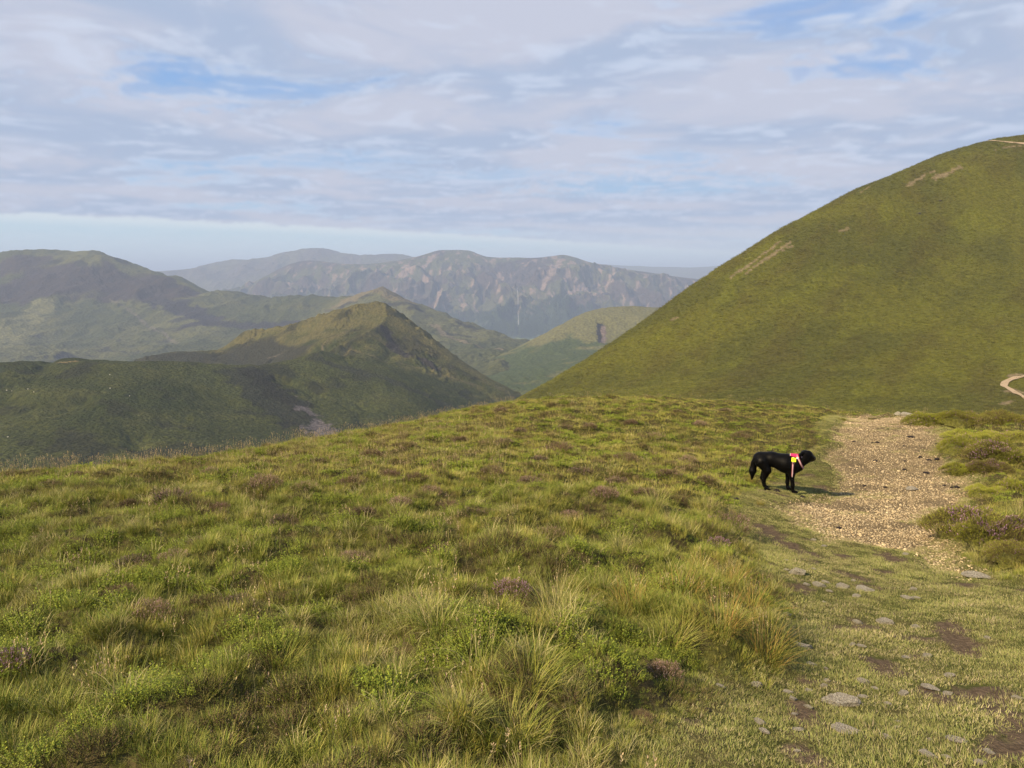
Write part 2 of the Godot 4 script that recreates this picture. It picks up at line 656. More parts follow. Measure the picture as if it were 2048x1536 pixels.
# [height, distance outside the turf, distance outside the gravel] at a place
func ground_at(x: float, z: float) -> Vector3:
	var d := maxf(-z, G_D0 * 1.001)
	var fr := clampf(log(d / G_D0) / log(G_D1 / G_D0) * (G_ROWS - 1), 0, G_ROWS - 1.001)
	var fc := clampf((x / d + G_AZ) / (2.0 * G_AZ) * (G_COLS - 1), 0, G_COLS - 1.001)
	var r := int(fr)
	var c := int(fc)
	var u := fc - c
	var w := fr - r
	var y: float = lerpf(lerpf(g_v[r][c].y, g_v[r][c + 1].y, u), lerpf(g_v[r + 1][c].y, g_v[r + 1][c + 1].y, u), w)
	return Vector3(y, g_turf[r][c], g_stone[r][c])

func on_ground(p: Vector2, sink := 0.0) -> Vector3:
	return Vector3(p.x, ground_at(p.x, p.y).x - sink, p.y)

func make_ground() -> void:
	for a in [g_v, g_c, g_turf, g_stone]:
		a.resize(G_ROWS)
	parallel(ground_row, G_ROWS)
	var whole := grid_mesh(G_ROWS, G_COLS, g_v, g_c)
	var a := whole.surface_get_arrays(0)
	var idx: PackedInt32Array = a[Mesh.ARRAY_INDEX]
	var turf := PackedInt32Array()
	var path := PackedInt32Array()
	for k in range(0, idx.size(), 3):
		var i := idx[k]
		if g_stone[i / G_COLS][i % G_COLS] < 0.0:
			path.append_array([i, idx[k + 1], idx[k + 2]])
		else:
			turf.append_array([i, idx[k + 1], idx[k + 2]])
	var soil_grain := grain(301, 0.02, 0.55, 1.0)
	var fine := grain(302, 0.05, 0.0, 1.0)
	var ground_mat := land(0.9, soil_grain, fine, 0.8)
	tag(obj("ground", arr_mesh(a[Mesh.ARRAY_VERTEX], a[Mesh.ARRAY_NORMAL], turf, a[Mesh.ARRAY_COLOR]), ground_mat), "grassy moorland hilltop in the foreground", "", "", "structure")
	# the path keeps only its own vertices
	var seen := {}
	var t := Tris.new()
	for i in path:
		if not seen.has(i):
			seen[i] = t.add(a[Mesh.ARRAY_VERTEX][i], a[Mesh.ARRAY_NORMAL][i], a[Mesh.ARRAY_COLOR][i])
		t.i.append(seen[i])
	tag(obj("path", t.mesh(), land(0.7, soil_grain, fine, 1.5)), "tan gravel path worn into the hilltop beside the dog", "", "", "structure")
	# the hilltop goes on behind the walker
	var vr := []
	var cr := []
	for r in 30:
		var v := PackedVector3Array()
		var col := PackedColorArray()
		for c in 40:
			var x := -60.0 + 120.0 * c / 39
			var z := 40.0 - 41.2 * r / 29
			v.append(Vector3(x, near.h(x * 0.5, z * 0.4) - 0.02, z))
			col.append(Color(0.12, 0.13, 0.04))
		vr.append(v)
		cr.append(col)
	tag(obj("hilltop", grid_mesh(30, 40, vr, cr), ground_mat), "grassy hilltop behind the viewpoint", "", "", "structure")

# ---------------------------------------------------------------- plants
var rng := RandomNumberGenerator.new()

func rf(a: float, b: float) -> float:
	return rng.randf_range(a, b)

func pick(list: Array) -> Color:
	var a: Color = list[rng.randi() % list.size()]
	var k := rf(0.8, 1.2)
	return Color(a.r * k, a.g * k * rf(0.95, 1.05), a.b * k)

func tuft(n: int, radius: float, h0: float, h1: float, lean: float, droop: float, width: float, cols: Array, segs := 3) -> ArrayMesh:
	var t := Tris.new()
	for k in n:
		var a := rf(0, TAU)
		var r := radius * sqrt(rng.randf())
		var yaw := a + rf(-0.9, 0.9)
		t.blade(Vector3(cos(a) * r, -0.01, sin(a) * r), yaw, rf(h0, h1), lean * rf(0.1, 1.0), droop * rf(0.2, 1.2), width * rf(0.7, 1.3), pick(cols), segs, rf(-1.2, 1.2))
	return t.mesh()

# grass stalks with pale feathery heads
func seeding(n: int, radius: float, h0: float, h1: float) -> ArrayMesh:
	var t := Tris.new()
	for k in n:
		var a := rf(0, TAU)
		var r := radius * sqrt(rng.randf())
		var root := Vector3(cos(a) * r, -0.01, sin(a) * r)
		var h := rf(h0, h1)
		var yaw := rf(0, TAU)
		var lean := rf(0.02, 0.22)
		t.blade(root, yaw, h, lean, 0.12, 0.0022, pick([Color(0.30, 0.25, 0.12), Color(0.22, 0.22, 0.08)]), 3, rf(-1, 1))
		var top := root + (Vector3.UP * cos(lean + 0.06) + Vector3(cos(yaw), 0, sin(yaw)) * sin(lean + 0.06)) * h
		for j in 9:
			var b := rf(0, TAU)
			t.leaf(top - Vector3.UP * rf(0, h * 0.22), Vector3(cos(b) * 0.6, 0.8, sin(b) * 0.6).normalized(), rf(0.008, 0.016), 0.004, pick([Color(0.42, 0.33, 0.19), Color(0.36, 0.27, 0.17)]))
	return t.mesh()

func bilberry(stems: int, radius: float, h0: float, h1: float, leaf := 0.011) -> ArrayMesh:
	var t := Tris.new()
	for k in stems:
		var a := rf(0, TAU)
		var r := radius * sqrt(rng.randf())
		var root := Vector3(cos(a) * r, -0.01, sin(a) * r)
		var h := rf(h0, h1)
		var out := Vector3(cos(a), 0, sin(a)) * rf(0.0, 0.45)
		t.blade(root, a, h, 0.2, 0.1, 0.002, Color(0.10, 0.14, 0.03), 2)
		var tone := rf(0.75, 1.25)
		for j in 9:
			var s := rf(0.35, 1.0)
			var b := rf(0, TAU)
			var p := root + (Vector3.UP + out).normalized() * h * s
			t.leaf(p, Vector3(cos(b), rf(0.2, 1.0), sin(b)).normalized(), leaf * rf(0.8, 1.4), leaf * 0.62, pick([Color(0.190, 0.235, 0.028), Color(0.150, 0.200, 0.026), Color(0.24, 0.265, 0.036)]) * Color(tone, tone, tone))
	return t.mesh()

# one upright heather shoot: a stem set with short needles
func sprig(t: Tris, root: Vector3, dir: Vector3, h: float, cols: Array, needle := 0.007, count := 9) -> void:
	var side := dir.cross(Vector3(0.31, 0.2, 0.93)).normalized()
	var other := side.cross(dir).normalized()
	var col := pick(cols)
	var w := 0.0016
	t.quad(root - side * w, root - side * w * 0.5 + dir * h, root + side * w * 0.5 + dir * h, root + side * w, Color(0.10, 0.07, 0.045))
	for j in count:
		var s := lerpf(0.25, 1.0, (j + rng.randf()) / count)
		var b := rf(0, TAU)
		var out := (side * cos(b) + other * sin(b) + dir * rf(0.7, 1.4)).normalized()
		t.leaf(root + dir * h * s, out, needle * rf(0.9, 1.6), needle * 0.5, col * Color(1, 1, 1) * rf(0.85, 1.2))

const LING := [Color(0.15, 0.16, 0.036), Color(0.12, 0.125, 0.033), Color(0.175, 0.145, 0.05)]
const LING_GREEN := [Color(0.245, 0.265, 0.034), Color(0.205, 0.230, 0.030), Color(0.285, 0.28, 0.046)]
const LING_BROWN := [Color(0.20, 0.150, 0.080), Color(0.165, 0.150, 0.050), Color(0.24, 0.18, 0.115), Color(0.14, 0.15, 0.04)]
const FADED := [Color(0.40, 0.25, 0.24), Color(0.33, 0.20, 0.20), Color(0.45, 0.32, 0.30)]
const MAUVE := [Color(0.36, 0.19, 0.33), Color(0.30, 0.14, 0.27), Color(0.42, 0.26, 0.40)]

# a heather plant: shoots over a low dome; returns [shoots, flowers]
func ling(radius: float, high: float, shoots: int, cols: Array, blooms: Array, bloom_share: float, shoot_h := 0.07, bloom_zone := -1.0, needle := 0.007) -> Array:
	var t := Tris.new()
	var f := Tris.new()
	var off := Vector2(rf(0, 99), rf(0, 99))
	for k in shoots:
		var a := rf(0, TAU)
		var r := sqrt(rng.randf())
		var lump := 0.72 + 0.5 * n_b.get_noise_2d(off.x + cos(a) * 1.3 * r, off.y + sin(a) * 1.3 * r)
		var rim := radius * (0.85 + 0.35 * n_b.get_noise_2d(off.x + 20 + cos(a), off.y + sin(a)))
		var y := high * lump * sqrt(maxf(0.0, 1.0 - r * r))
		var p := Vector3(cos(a) * r * rim, y - shoot_h * 0.3, sin(a) * r * rim)
		var dir := Vector3(cos(a) * r * 0.75 + rf(-0.3, 0.3), 1.0, sin(a) * r * 0.75 + rf(-0.3, 0.3)).normalized()
		var h := shoot_h * rf(0.6, 1.25)
		sprig(t, p, dir, h, cols, needle)
		var here := bloom_share
		if bloom_zone >= 0.0:
			here = bloom_share * ss(0.0, 0.25, n_b.get_noise_2d(p.x * 2.4 + off.y, p.z * 2.4 + bloom_zone))
		if rng.randf() < here:
			var top := p + dir * h
			for j in 6:
				var b := rf(0, TAU)
				f.leaf(top - dir * rf(0.0, 0.35) * h, (Vector3(cos(b), 0.7, sin(b)) + dir * 0.4).normalized(), needle * rf(0.9, 1.5), needle * 0.8, pick(blooms))
	return [t.mesh(), f.mesh()]

# the woody mass inside a large heather plant
func core(radius: float, high: float) -> ArrayMesh:
	var v := PackedVector3Array()
	var vr := []
	var cr := []
	for r in 14:
		var row := PackedVector3Array()
		var col := PackedColorArray()
		for c in 29:
			var a := TAU * c / 28.0
			var e := float(r) / 13.0
			var rad := radius * (1.0 - e * e * 0.999) * (0.62 + 0.2 * n_b.get_noise_2d(cos(a) * 1.2 + radius * 7, sin(a) * 1.2))
			row.append(Vector3(cos(a) * rad, high * 0.42 * sin(e * PI / 2) - 0.06 * (1.0 - e), sin(a) * rad))
			col.append(Color(0.115, 0.115, 0.028))
		vr.append(row)
		cr.append(col)
	return grid_mesh(14, 29, vr, cr)

func multi(called: String, parent: Node, mesh: Mesh, m: Material, at: Array, tint: Array) -> void:
	if at.is_empty():
		return
	var mm := MultiMesh.new()
	mm.transform_format = MultiMesh.TRANSFORM_3D
	mm.use_colors = true
	mm.mesh = mesh
	mm.instance_count = at.size()
	for k in at.size():
		mm.set_instance_transform(k, at[k])
		mm.set_instance_color(k, tint[k])
	var o := MultiMeshInstance3D.new()
	o.name = called
	o.multimesh = mm
	o.material_override = m
	parent.add_child(o, true)
	o.set_meta("kind", "stuff")

var bins := {}

func put(key: String, at: Transform3D, tint: Color) -> void:
	if not bins.has(key):
		bins[key] = [[], []]
	bins[key][0].append(at)
	bins[key][1].append(tint)

func stand(x: float, y: float, z: float, size: float, tilt := 0.15) -> Transform3D:
	var b := Basis(Vector3.UP, rf(0, TAU)) * Basis(Vector3(rf(-1, 1), 0.01, rf(-1, 1)).normalized(), rf(0, tilt))
	return Transform3D(b.scaled(Vector3.ONE * size), Vector3(x, y, z))

const GREEN := [Color(0.180, 0.215, 0.036), Color(0.205, 0.230, 0.040), Color(0.145, 0.185, 0.033), Color(0.26, 0.245, 0.065)]
const YELLOW := [Color(0.270, 0.265, 0.050), Color(0.240, 0.245, 0.045), Color(0.35, 0.300, 0.10), Color(0.21, 0.225, 0.040)]
const STRAW := [Color(0.42, 0.36, 0.18), Color(0.28, 0.255, 0.10), Color(0.24, 0.235, 0.07), Color(0.19, 0.205, 0.05), Color(0.17, 0.20, 0.04)]
const RUSH := [Color(0.135, 0.165, 0.030), Color(0.18, 0.19, 0.035), Color(0.24, 0.20, 0.045), Color(0.30, 0.19, 0.06)]

# whether a place lies under one of the things listed as [x, z, reach, ...]
func blocked(x: float, z: float, list: Array) -> bool:
	for s in list:
		var dx: float = x - s[0]
		var dz: float = z - s[1]
		if dx * dx + dz * dz < s[2] * s[2]:
			return true
	return false

func grow_moor() -> void:
	var cushions := []
	for c in MOUNDS:
		cushions.append([c[0], c[1], c[2] * [0.62, 0.8, 0.5][c[3]] * 0.8])
	rng.seed = 4242
	var stuff := base("grass")
	tag(stuff, "rough moorland grass, bilberry and low heather covering the foreground hilltop", "grass", "", "stuff")
	var short := base("turf")
	tag(short, "short cropped turf with bare soil patches beside the gravel path", "turf", "", "stuff")
	var leafy := tinted(0.65, 0.45)
	var woody := tinted(0.85, 0.2)
	var kinds := {
		"green_1": [tuft(40, 0.05, 0.05, 0.15, 0.55, 0.6, 0.0028, GREEN), leafy], "green_2": [tuft(30, 0.06, 0.05, 0.12, 0.7, 1.0, 0.0032, GREEN), leafy],
		"yellow_1": [tuft(40, 0.05, 0.05, 0.15, 0.55, 0.6, 0.0028, YELLOW), leafy], "yellow_2": [tuft(30, 0.06, 0.05, 0.13, 0.7, 1.1, 0.0030, YELLOW), leafy],
		"straw_1": [tuft(26, 0.05, 0.09, 0.20, 0.6, 1.5, 0.0026, STRAW, 4), leafy], "straw_2": [tuft(22, 0.06, 0.07, 0.16, 0.8, 1.4, 0.0026, STRAW, 4), leafy],
		"bilberry_1": [bilberry(16, 0.06, 0.05, 0.12), leafy], "bilberry_2": [bilberry(14, 0.07, 0.04, 0.10), leafy],
		"heath_1": [ling(0.07, 0.05, 26, LING, FADED, 0.25)[0], woody], "heath_2": [ling(0.08, 0.05, 26, LING_BROWN + LING, FADED, 0.3)[0], woody],
		"stalks": [seeding(5, 0.07, 0.16, 0.28), leafy],
		"far_green": [tuft(24, 0.10, 0.05, 0.12, 0.6, 0.9, 0.0052, GREEN + YELLOW, 2), leafy], "far_yellow": [tuft(24, 0.10, 0.05, 0.13, 0.6, 1.0, 0.0052, YELLOW, 2), leafy],
		"far_straw": [tuft(18, 0.10, 0.07, 0.17, 0.7, 1.2, 0.0048, STRAW, 2), leafy],
		"far_bilberry": [bilberry(20, 0.11, 0.04, 0.10, 0.017), leafy], "far_heath": [ling(0.11, 0.06, 40, LING_BROWN + LING, FADED, 0.3, 0.07, -1.0, 0.010)[0], woody],
		"turf_1": [tuft(120, 0.06, 0.008, 0.021, 1.1, 0.8, 0.0016, [Color(0.185, 0.205, 0.060), Color(0.225, 0.225, 0.075), Color(0.275, 0.245, 0.12), Color(0.16, 0.18, 0.052)], 2), leafy],
		"turf_2": [tuft(100, 0.065, 0.007, 0.019, 1.2, 0.8, 0.0017, [Color(0.21, 0.215, 0.070), Color(0.275, 0.25, 0.12), Color(0.325, 0.275, 0.165), Color(0.185, 0.195, 0.060)], 2), leafy],
	}
	for band in [[1.75, 4.6, 0.028], [4.6, 8.5, 0.038], [8.5, 14.5, 0.055], [14.5, 30.0, 0.082]]:
		var s: float = band[2]
		var far: bool = band[0] > 8.0
		var z := -float(band[0])
		while z > -float(band[1]):
			var reach := -z * 0.80 + 1.2
			var x := -reach
			while x < reach:
				var px := x + rf(-0.5, 0.5) * s
				var pz := z + rf(-0.5, 0.5) * s
				x += s
				var g := ground_at(px, pz)
				var tone := 1.0 + 0.22 * n_b.get_noise_2d(px * 0.5, pz * 0.5) + 0.12 * n_one.get_noise_2d(px * 3.0, pz * 3.0)
				if g.y < 0.0 or blocked(px, pz, cushions):
					continue
				# what grows here
				var nb := n_a.get_noise_2d(px * 0.8 + 30.0, pz * 0.8) + 0.25 * n_one.get_noise_2d(px * 2.3, pz * 2.3)
				var nh := n_a.get_noise_2d(px * 0.95 - 70.0, pz * 0.95 + 12.0) + 0.3 * n_one.get_noise_2d(px * 2.9, pz * 2.9 + 7.0)
				var ns := n_a.get_noise_2d(px * 0.55 + 9.0, pz * 0.55 - 50.0) + 0.2 * n_one.get_noise_2d(px * 1.7, pz * 1.7)
				var edge := ss(0.0, 0.5, g.y)
				var size := (0.35 + 0.20 * edge) * (1.0 + 0.35 * n_b.get_noise_2d(px * 0.9, pz * 0.9 + 40.0)) * rf(0.8, 1.2)
				# clumps a hand or two across stand above the gaps between them
				size *= lerpf(1.35, 0.5, ss(-0.85, -0.42, n_cell.get_noise_2d(px, pz)))
				var dice := rng.randf()
				var key := ""
				if nb > 0.15 and dice < 0.75:
					key = "bilberry"
				elif nh > (0.31 if far else 0.24) and dice < 0.65:
					key = "heath"
				elif ns > 0.22 and dice < 0.5:
					key = "straw"
				elif ns < -0.02:
					key = "green"
				else:
					key = "yellow" if dice < 0.6 else "green"
				if key in ["green", "yellow", "bilberry"] and rng.randf() < 0.09:
					key = "straw"
				if px > 4.5 and pz < -7.0:
					size *= 0.75
				if far:
					if key == "green" and rng.randf() < 0.4:
						key = "yellow"
					put("far_" + key, stand(px, g.x, pz, size * (1.0 if -z < 15.0 else 1.15)), Color(tone, tone, tone))
				else:
					put(key + ("_1" if rng.randf() < 0.5 else "_2"), stand(px, g.x, pz, size), Color(tone, tone, tone))
				if rng.randf() < (0.004 if not far else 0.035) * (1.4 if px < 0.0 else 0.35):
					put("stalks", stand(px, g.x, pz, rf(0.7, 1.1)), Color(1, 1, 1))
			z -= s
	# the short turf
	var step := 0.040
	var tz := -1.9
	while tz > -21.0:
		var tx := -0.2
		while tx < -tz * 0.80 + 0.6:
			var px := tx + rf(-0.5, 0.5) * step
			var pz := tz + rf(-0.5, 0.5) * step
			tx += step
			var g := ground_at(px, pz)
			if g.y > 0.12:
				continue
			var thin := bareness(Vector2(px, pz)) * 0.93
			if g.z < 0.0:
				# grass creeps over the quieter parts of the gravel
				thin = 1.0 - 0.85 * ss(0.10, 0.45, n_c.get_noise_2d(px * 0.8 + 3.0, pz * 0.8) + 0.45 * ss(-0.45, 0.0, g.z)) 
			elif g.z < 0.08:
				thin = maxf(thin, 0.35)
			if rng.randf() < thin or blocked(px, pz, STONES):
				continue
			var tone := 1.0 + 0.3 * n_b.get_noise_2d(px * 1.1, pz * 1.1) + 0.15 * n_one.get_noise_2d(px * 5.0, pz * 5.0)
			var dry := n_a.get_noise_2d(px * 0.9, pz * 0.9 + 77.0)
			put("turf_2" if dry + rf(-0.3, 0.3) > 0.05 else "turf_1", stand(px, g.x, pz, rf(0.7, 1.3) * (1.0 + 0.5 * ss(0.1, 0.4, n_a.get_noise_2d(px * 1.4, pz * 1.4))), 0.2), Color(tone, tone, tone))
		tz -= step
	# rough grass and heath on the big hill, too far to tell tufts apart
	var slope := base("hill_grass")
	tag(slope, "rough grass and heath covering the big hill on the right", "grass", "", "stuff")
	var far_tuft := tuft(22, 0.9, 0.25, 0.7, 0.8, 0.8, 0.07, [Color(0.95, 0.95, 0.95), Color(1.15, 1.15, 1.1), Color(0.8, 0.8, 0.8)], 2)
	var spots := []
	var tints := []
	for k in 60000:
		var d := 205.0 * pow(2.5, sqrt(rng.randf()))
		var x := rf(-0.06, 0.72) * d
		var c := hill_colour("A", Vector3(x, 0, -d), 0.3)
		var y := hill_height("A", x, -d)
		var tone := rf(0.95, 1.45)
		if rng.randf() < 0.6 and c.b > 0.06:
			continue
		spots.append(stand(x, y - 0.05, -d, rf(0.6, 1.3)))
		tints.append(Color(c.r * tone, c.g * tone, c.b * tone))
	multi("grass_tuft", slope, far_tuft, leafy, spots, tints)
	for key in bins:
		var part: String = key.rstrip("_12").trim_prefix("far_")
		multi({"green": "grass_tuft", "yellow": "grass_tuft", "straw": "dry_grass_tuft", "stalks": "seed_stalk", "bilberry": "bilberry_shoot", "heath": "heather_shoot", "turf": "turf_tuft"}[part], short if part == "turf" else stuff, kinds[key][0], kinds[key][1], bins[key][0], bins[key][1])
	bins.clear()

# ---------------------------------------------------------------- stones
func ball(sub: int) -> Array:
	var g := (1.0 + sqrt(5.0)) / 2.0
	var v := [Vector3(-1, g, 0), Vector3(1, g, 0), Vector3(-1, -g, 0), Vector3(1, -g, 0), Vector3(0, -1, g), Vector3(0, 1, g), Vector3(0, -1, -g), Vector3(0, 1, -g), Vector3(g, 0, -1), Vector3(g, 0, 1), Vector3(-g, 0, -1), Vector3(-g, 0, 1)]
	for k in 12:
		v[k] = v[k].normalized()
	var f := [0, 11, 5, 0, 5, 1, 0, 1, 7, 0, 7, 10, 0, 10, 11, 1, 5, 9, 5, 11, 4, 11, 10, 2, 10, 7, 6, 7, 1, 8, 3, 9, 4, 3, 4, 2, 3, 2, 6, 3, 6, 8, 3, 8, 9, 4, 9, 5, 2, 4, 11, 6, 2, 10, 8, 6, 7, 9, 8, 1]
	for s in sub:
		var mid := {}
		var nf := []
		for k in range(0, f.size(), 3):
			var m := []
			for e in 3:
				var a: int = f[k + e]
				var b: int = f[k + (e + 1) % 3]
				var key := Vector2i(mini(a, b), maxi(a, b))
				if not mid.has(key):
					mid[key] = v.size()
					v.append(((v[a] + v[b]) * 0.5).normalized())
				m.append(mid[key])
			nf.append_array([f[k], m[0], m[2], f[k + 1], m[1], m[0], f[k + 2], m[2], m[1], m[0], m[1], m[2]])
		f = nf
	return [v, f]

# a broken stone: a ball cut by planes, with rough faces and a soft edge
func stone(s: int, sub: int, squash: Vector3, rough: float, cuts := 11, col := Color(1, 1, 1), keen := false) -> ArrayMesh:
	var r := RandomNumberGenerator.new()
	r.seed = s
	var planes := []
	for k in cuts:
		planes.append([Vector3(r.randfn(), r.randfn(), r.randfn()).normalized(), r.randf_range(0.5, 0.85) if keen else r.randf_range(0.55, 0.95)])
	var b := ball(sub)
	var p := PackedVector3Array()
	for d in b[0]:
		var t := 1.0
		for q in planes:
			var c: float = d.dot(q[0])
			if c > 0.05:
				t = minf(t, q[1] / c)
		t += rough * n_c.get_noise_3d(d.x * 2.2 + s * 3.7, d.y * 2.2, d.z * 2.2)
		p.append(d * t * squash)
	if keen:
		var t := Tris.new()
		for k in range(0, b[1].size(), 3):
			var i := p[b[1][k]]
			var j := p[b[1][k + 1]]
			var l := p[b[1][k + 2]]
			var fn := (j - i).cross(l - i).normalized()
			var q := t.add(i, fn, col)
			t.add(l, fn, col)
			t.add(j, fn, col)
			t.tri(q, q + 1, q + 2)
		return t.mesh()
	var n := PackedVector3Array()
	n.resize(p.size())
	var idx := PackedInt32Array()
	for k in range(0, b[1].size(), 3):
		var i: int = b[1][k]
		var j: int = b[1][k + 1]
		var l: int = b[1][k + 2]
		var fn := (p[j] - p[i]).cross(p[l] - p[i])
		n[i] += fn
		n[j] += fn
		n[l] += fn
		idx.append_array([i, l, j])
	var cols := PackedColorArray()
	for k in n.size():
		n[k] = n[k].normalized()
		cols.append(col)
	return arr_mesh(p, n, idx, cols)

func rock_material() -> StandardMaterial3D:
	var t := NoiseTexture2D.new()
	t.width = 512
	t.height = 512
	t.seamless = true
	t.noise = noise(401, 0.012, 6)
	var g := Gradient.new()
	g.offsets = PackedFloat32Array([0.0, 0.35, 0.5, 0.62, 0.7, 1.0])
	g.colors = PackedColorArray([Color(0.50, 0.47, 0.42), Color(0.70, 0.67, 0.61), Color(0.77, 0.74, 0.68), Color(0.80, 0.77, 0.71), Color(0.87, 0.86, 0.80), Color(0.90, 0.89, 0.84)])
	t.color_ramp = g
	var m := StandardMaterial3D.new()
	m.vertex_color_use_as_albedo = true
	m.albedo_texture = t
	m.uv1_triplanar = true
	m.uv1_scale = Vector3.ONE * 0.9
	m.roughness = 0.92
	m.metallic_specular = 0.3
	m.heightmap_enabled = true
	m.heightmap_texture = grain(402, 0.03, 0.0, 1.0, 512)
	m.heightmap_scale = 9.0
	return m

# stones of the turf: place x,z; half length; look
const STONES := [[1.459, -3.182, 0.067, 0.70, "largest cracked grey slab low in the turf near the bottom edge"], [1.316, -2.802, 0.044, 0.70, "grey slab in the turf just below the largest slab"], [1.625, -4.060, 0.056, 0.70, "long grey slab at the foot of the rush tussock"], [2.372, -6.064, 0.071, 0.90, "pale flat stone below the brown soil strip, left end of the stone row"], [3.997, -6.298, 0.091, 0.60, "pale stone under the dry grass tuft at the lower end of the gravel"], [2.593, -5.742, 0.048, 1.00, "pale angular stone in the middle of the stone row"], [2.387, -5.698, 0.046, 0.80, "grey stone left of the pale angular stone in the row"], [2.485, -4.850, 0.046, 0.90, "humped stone alone in the turf below the stone row"], [1.674, -2.670, 0.031, 0.70, "flat grey stone at bottom right near the frame edge"], [1.475, -2.509, 0.028, 0.70, "grey stone on the bottom edge of the picture, right of the slabs"], [1.617, -2.436, 0.024, 0.70, "rightmost flat stone on the bottom edge"], [2.006, -3.431, 0.034, 0.60, "long thin stone in the turf right of the largest slab"], [2.768, -5.728, 0.067, 0.50, "long narrow pale stone at the right of the stone row"], [1.137, -3.329, 0.026, 1.00, "grey stone at the end of the tall grass left of the largest slab"], [1.821, -3.329, 0.022, 1.20, "small upright pale stone right of the largest slab"], [2.514, -5.859, 0.029, 1.00, "third small stone from the left, in the pale row of stones across the turf"], [2.293, -5.698, 0.025, 1.00, "first small stone from the left, in the pale row of stones across the turf"], [3.173, -5.772, 0.032, 1.00, "eighth small stone from the left, in the pale row of stones across the turf"], [2.811, -6.020, 0.019, 1.00, "fifth small stone from the left, in the pale row of stones across the turf"], [2.594, -5.494, 0.030, 0.80, "sixth small stone from the left, in the pale row of stones across the turf"], [2.959, -5.464, 0.042, 0.50, "seventh small stone from the left, in the pale row of stones across the turf"], [3.038, -5.494, 0.027, 0.50, "ninth small stone from the left, in the pale row of stones across the turf"], [2.419, -5.567, 0.022, 1.00, "fourth small stone from the left, in the pale row of stones across the turf"], [2.265, -5.289, 0.015, 1.00, "second small stone from the left, in the pale row of stones across the turf"], [2.299, -6.137, 0.027, 0.70, "second small stone from the left, between the brown soil strip and the stone row"], [1.833, -4.835, 0.032, 0.60, "first small stone from the left, in the turf just below the pale stone row"], [2.641, -4.748, 0.026, 1.00, "third small stone from the left, in the turf just below the pale stone row"], [2.294, -4.821, 0.029, 0.80, "second small stone from the left, in the turf just below the pale stone row"], [2.002, -4.250, 0.017, 1.30, "third small stone from the left, in the turf level with the long slab"], [2.050, -4.236, 0.023, 0.90, "fourth small stone from the left, in the turf level with the long slab"], [1.549, -3.724, 0.025, 0.80, "first small stone from the left, in the turf level with the long slab"], [1.606, -3.680, 0.014, 1.00, "second small stone from the left, in the turf level with the long slab"], [2.196, -4.016, 0.018, 0.80, "fifth small stone from the left, in the turf level with the long slab"], [2.355, -4.089, 0.025, 0.80, "sixth small stone from the left, in the turf level with the long slab"], [2.908, -4.426, 0.020, 1.00, "seventh small stone from the left, in the turf level with the long slab"], [2.242, -3.680, 0.027, 0.70, "seventh small stone from the left, in the turf just above the largest slab"], [0.940, -3.226, 0.018, 1.00, "first small stone from the left, in the turf just above the largest slab"], [1.270, -3.299, 0.022, 0.60, "first small stone from the left, in the turf level with the largest slab"], [1.482, -3.402, 0.019, 1.00, "third small stone from the left, in the turf just above the largest slab"], [1.386, -3.343, 0.017, 0.70, "second small stone from the left, in the turf just above the largest slab"], [1.531, -3.489, 0.014, 0.80, "fourth small stone from the left, in the turf just above the largest slab"], [1.713, -3.504, 0.029, 0.80, "fifth small stone from the left, in the turf just above the largest slab"], [1.722, -3.402, 0.015, 0.70, "sixth small stone from the left, in the turf just above the largest slab"], [1.610, -3.285, 0.020, 0.90, "fourth small stone from the left, in the turf level with the largest slab"], [1.256, -3.197, 0.018, 1.20, "second small stone from the left, in the turf level with the largest slab"], [1.288, -3.095, 0.021, 0.60, "third small stone from the left, in the turf level with the largest slab"], [1.676, -3.182, 0.014, 0.90, "fifth small stone from the left, in the turf level with the largest slab"], [2.045, -3.358, 0.022, 0.60, "sixth small stone from the left, in the turf level with the largest slab"], [0.975, -2.802, 0.022, 0.90, "grey stone lying left of the lower slab"], [0.962, -2.714, 0.018, 0.70, "first small stone from the left, in the turf level with the lower slab"], [1.116, -2.773, 0.022, 0.60, "third small stone from the left, in the turf level with the lower slab"], [1.180, -2.977, 0.013, 1.00, "second small stone from the left, in the turf level with the lower slab"], [2.324, -3.285, 0.024, 0.80, "seventh small stone from the left, in the turf level with the largest slab"], [1.533, -2.495, 0.014, 0.80, "fourth small stone from the left, along the bottom edge of the turf"], [1.711, -2.539, 0.017, 0.60, "fifth small stone from the left, along the bottom edge of the turf"], [1.433, -2.714, 0.018, 0.60, "second small stone from the left, along the bottom edge of the turf"], [1.028, -2.553, 0.011, 0.80, "first small stone from the left, along the bottom edge of the turf"], [1.593, -2.934, 0.010, 1.00, "fifth small stone from the left, in the turf level with the lower slab"], [1.533, -2.831, 0.013, 0.70, "fourth small stone from the left, in the turf level with the lower slab"], [1.583, -2.685, 0.010, 1.00, "third small stone from the left, along the bottom edge of the turf"], [6.078, -11.301, 0.081, 0.80, "mossy stone on the gravel, ringed by grass"], [3.958, -7.395, 0.030, 0.70, "sixth small stone from the left, between the brown soil strip and the stone row"], [3.219, -7.863, 0.032, 0.70, "third small stone from the left, between the brown soil strip and the stone row"], [3.219, -7.615, 0.024, 0.70, "fifth small stone from the left, between the brown soil strip and the stone row"], [2.455, -6.576, 0.020, 0.80, "first small stone from the left, between the brown soil strip and the stone row"], [2.617, -6.357, 0.020, 0.80, "fourth small stone from the left, between the brown soil strip and the stone row"]]
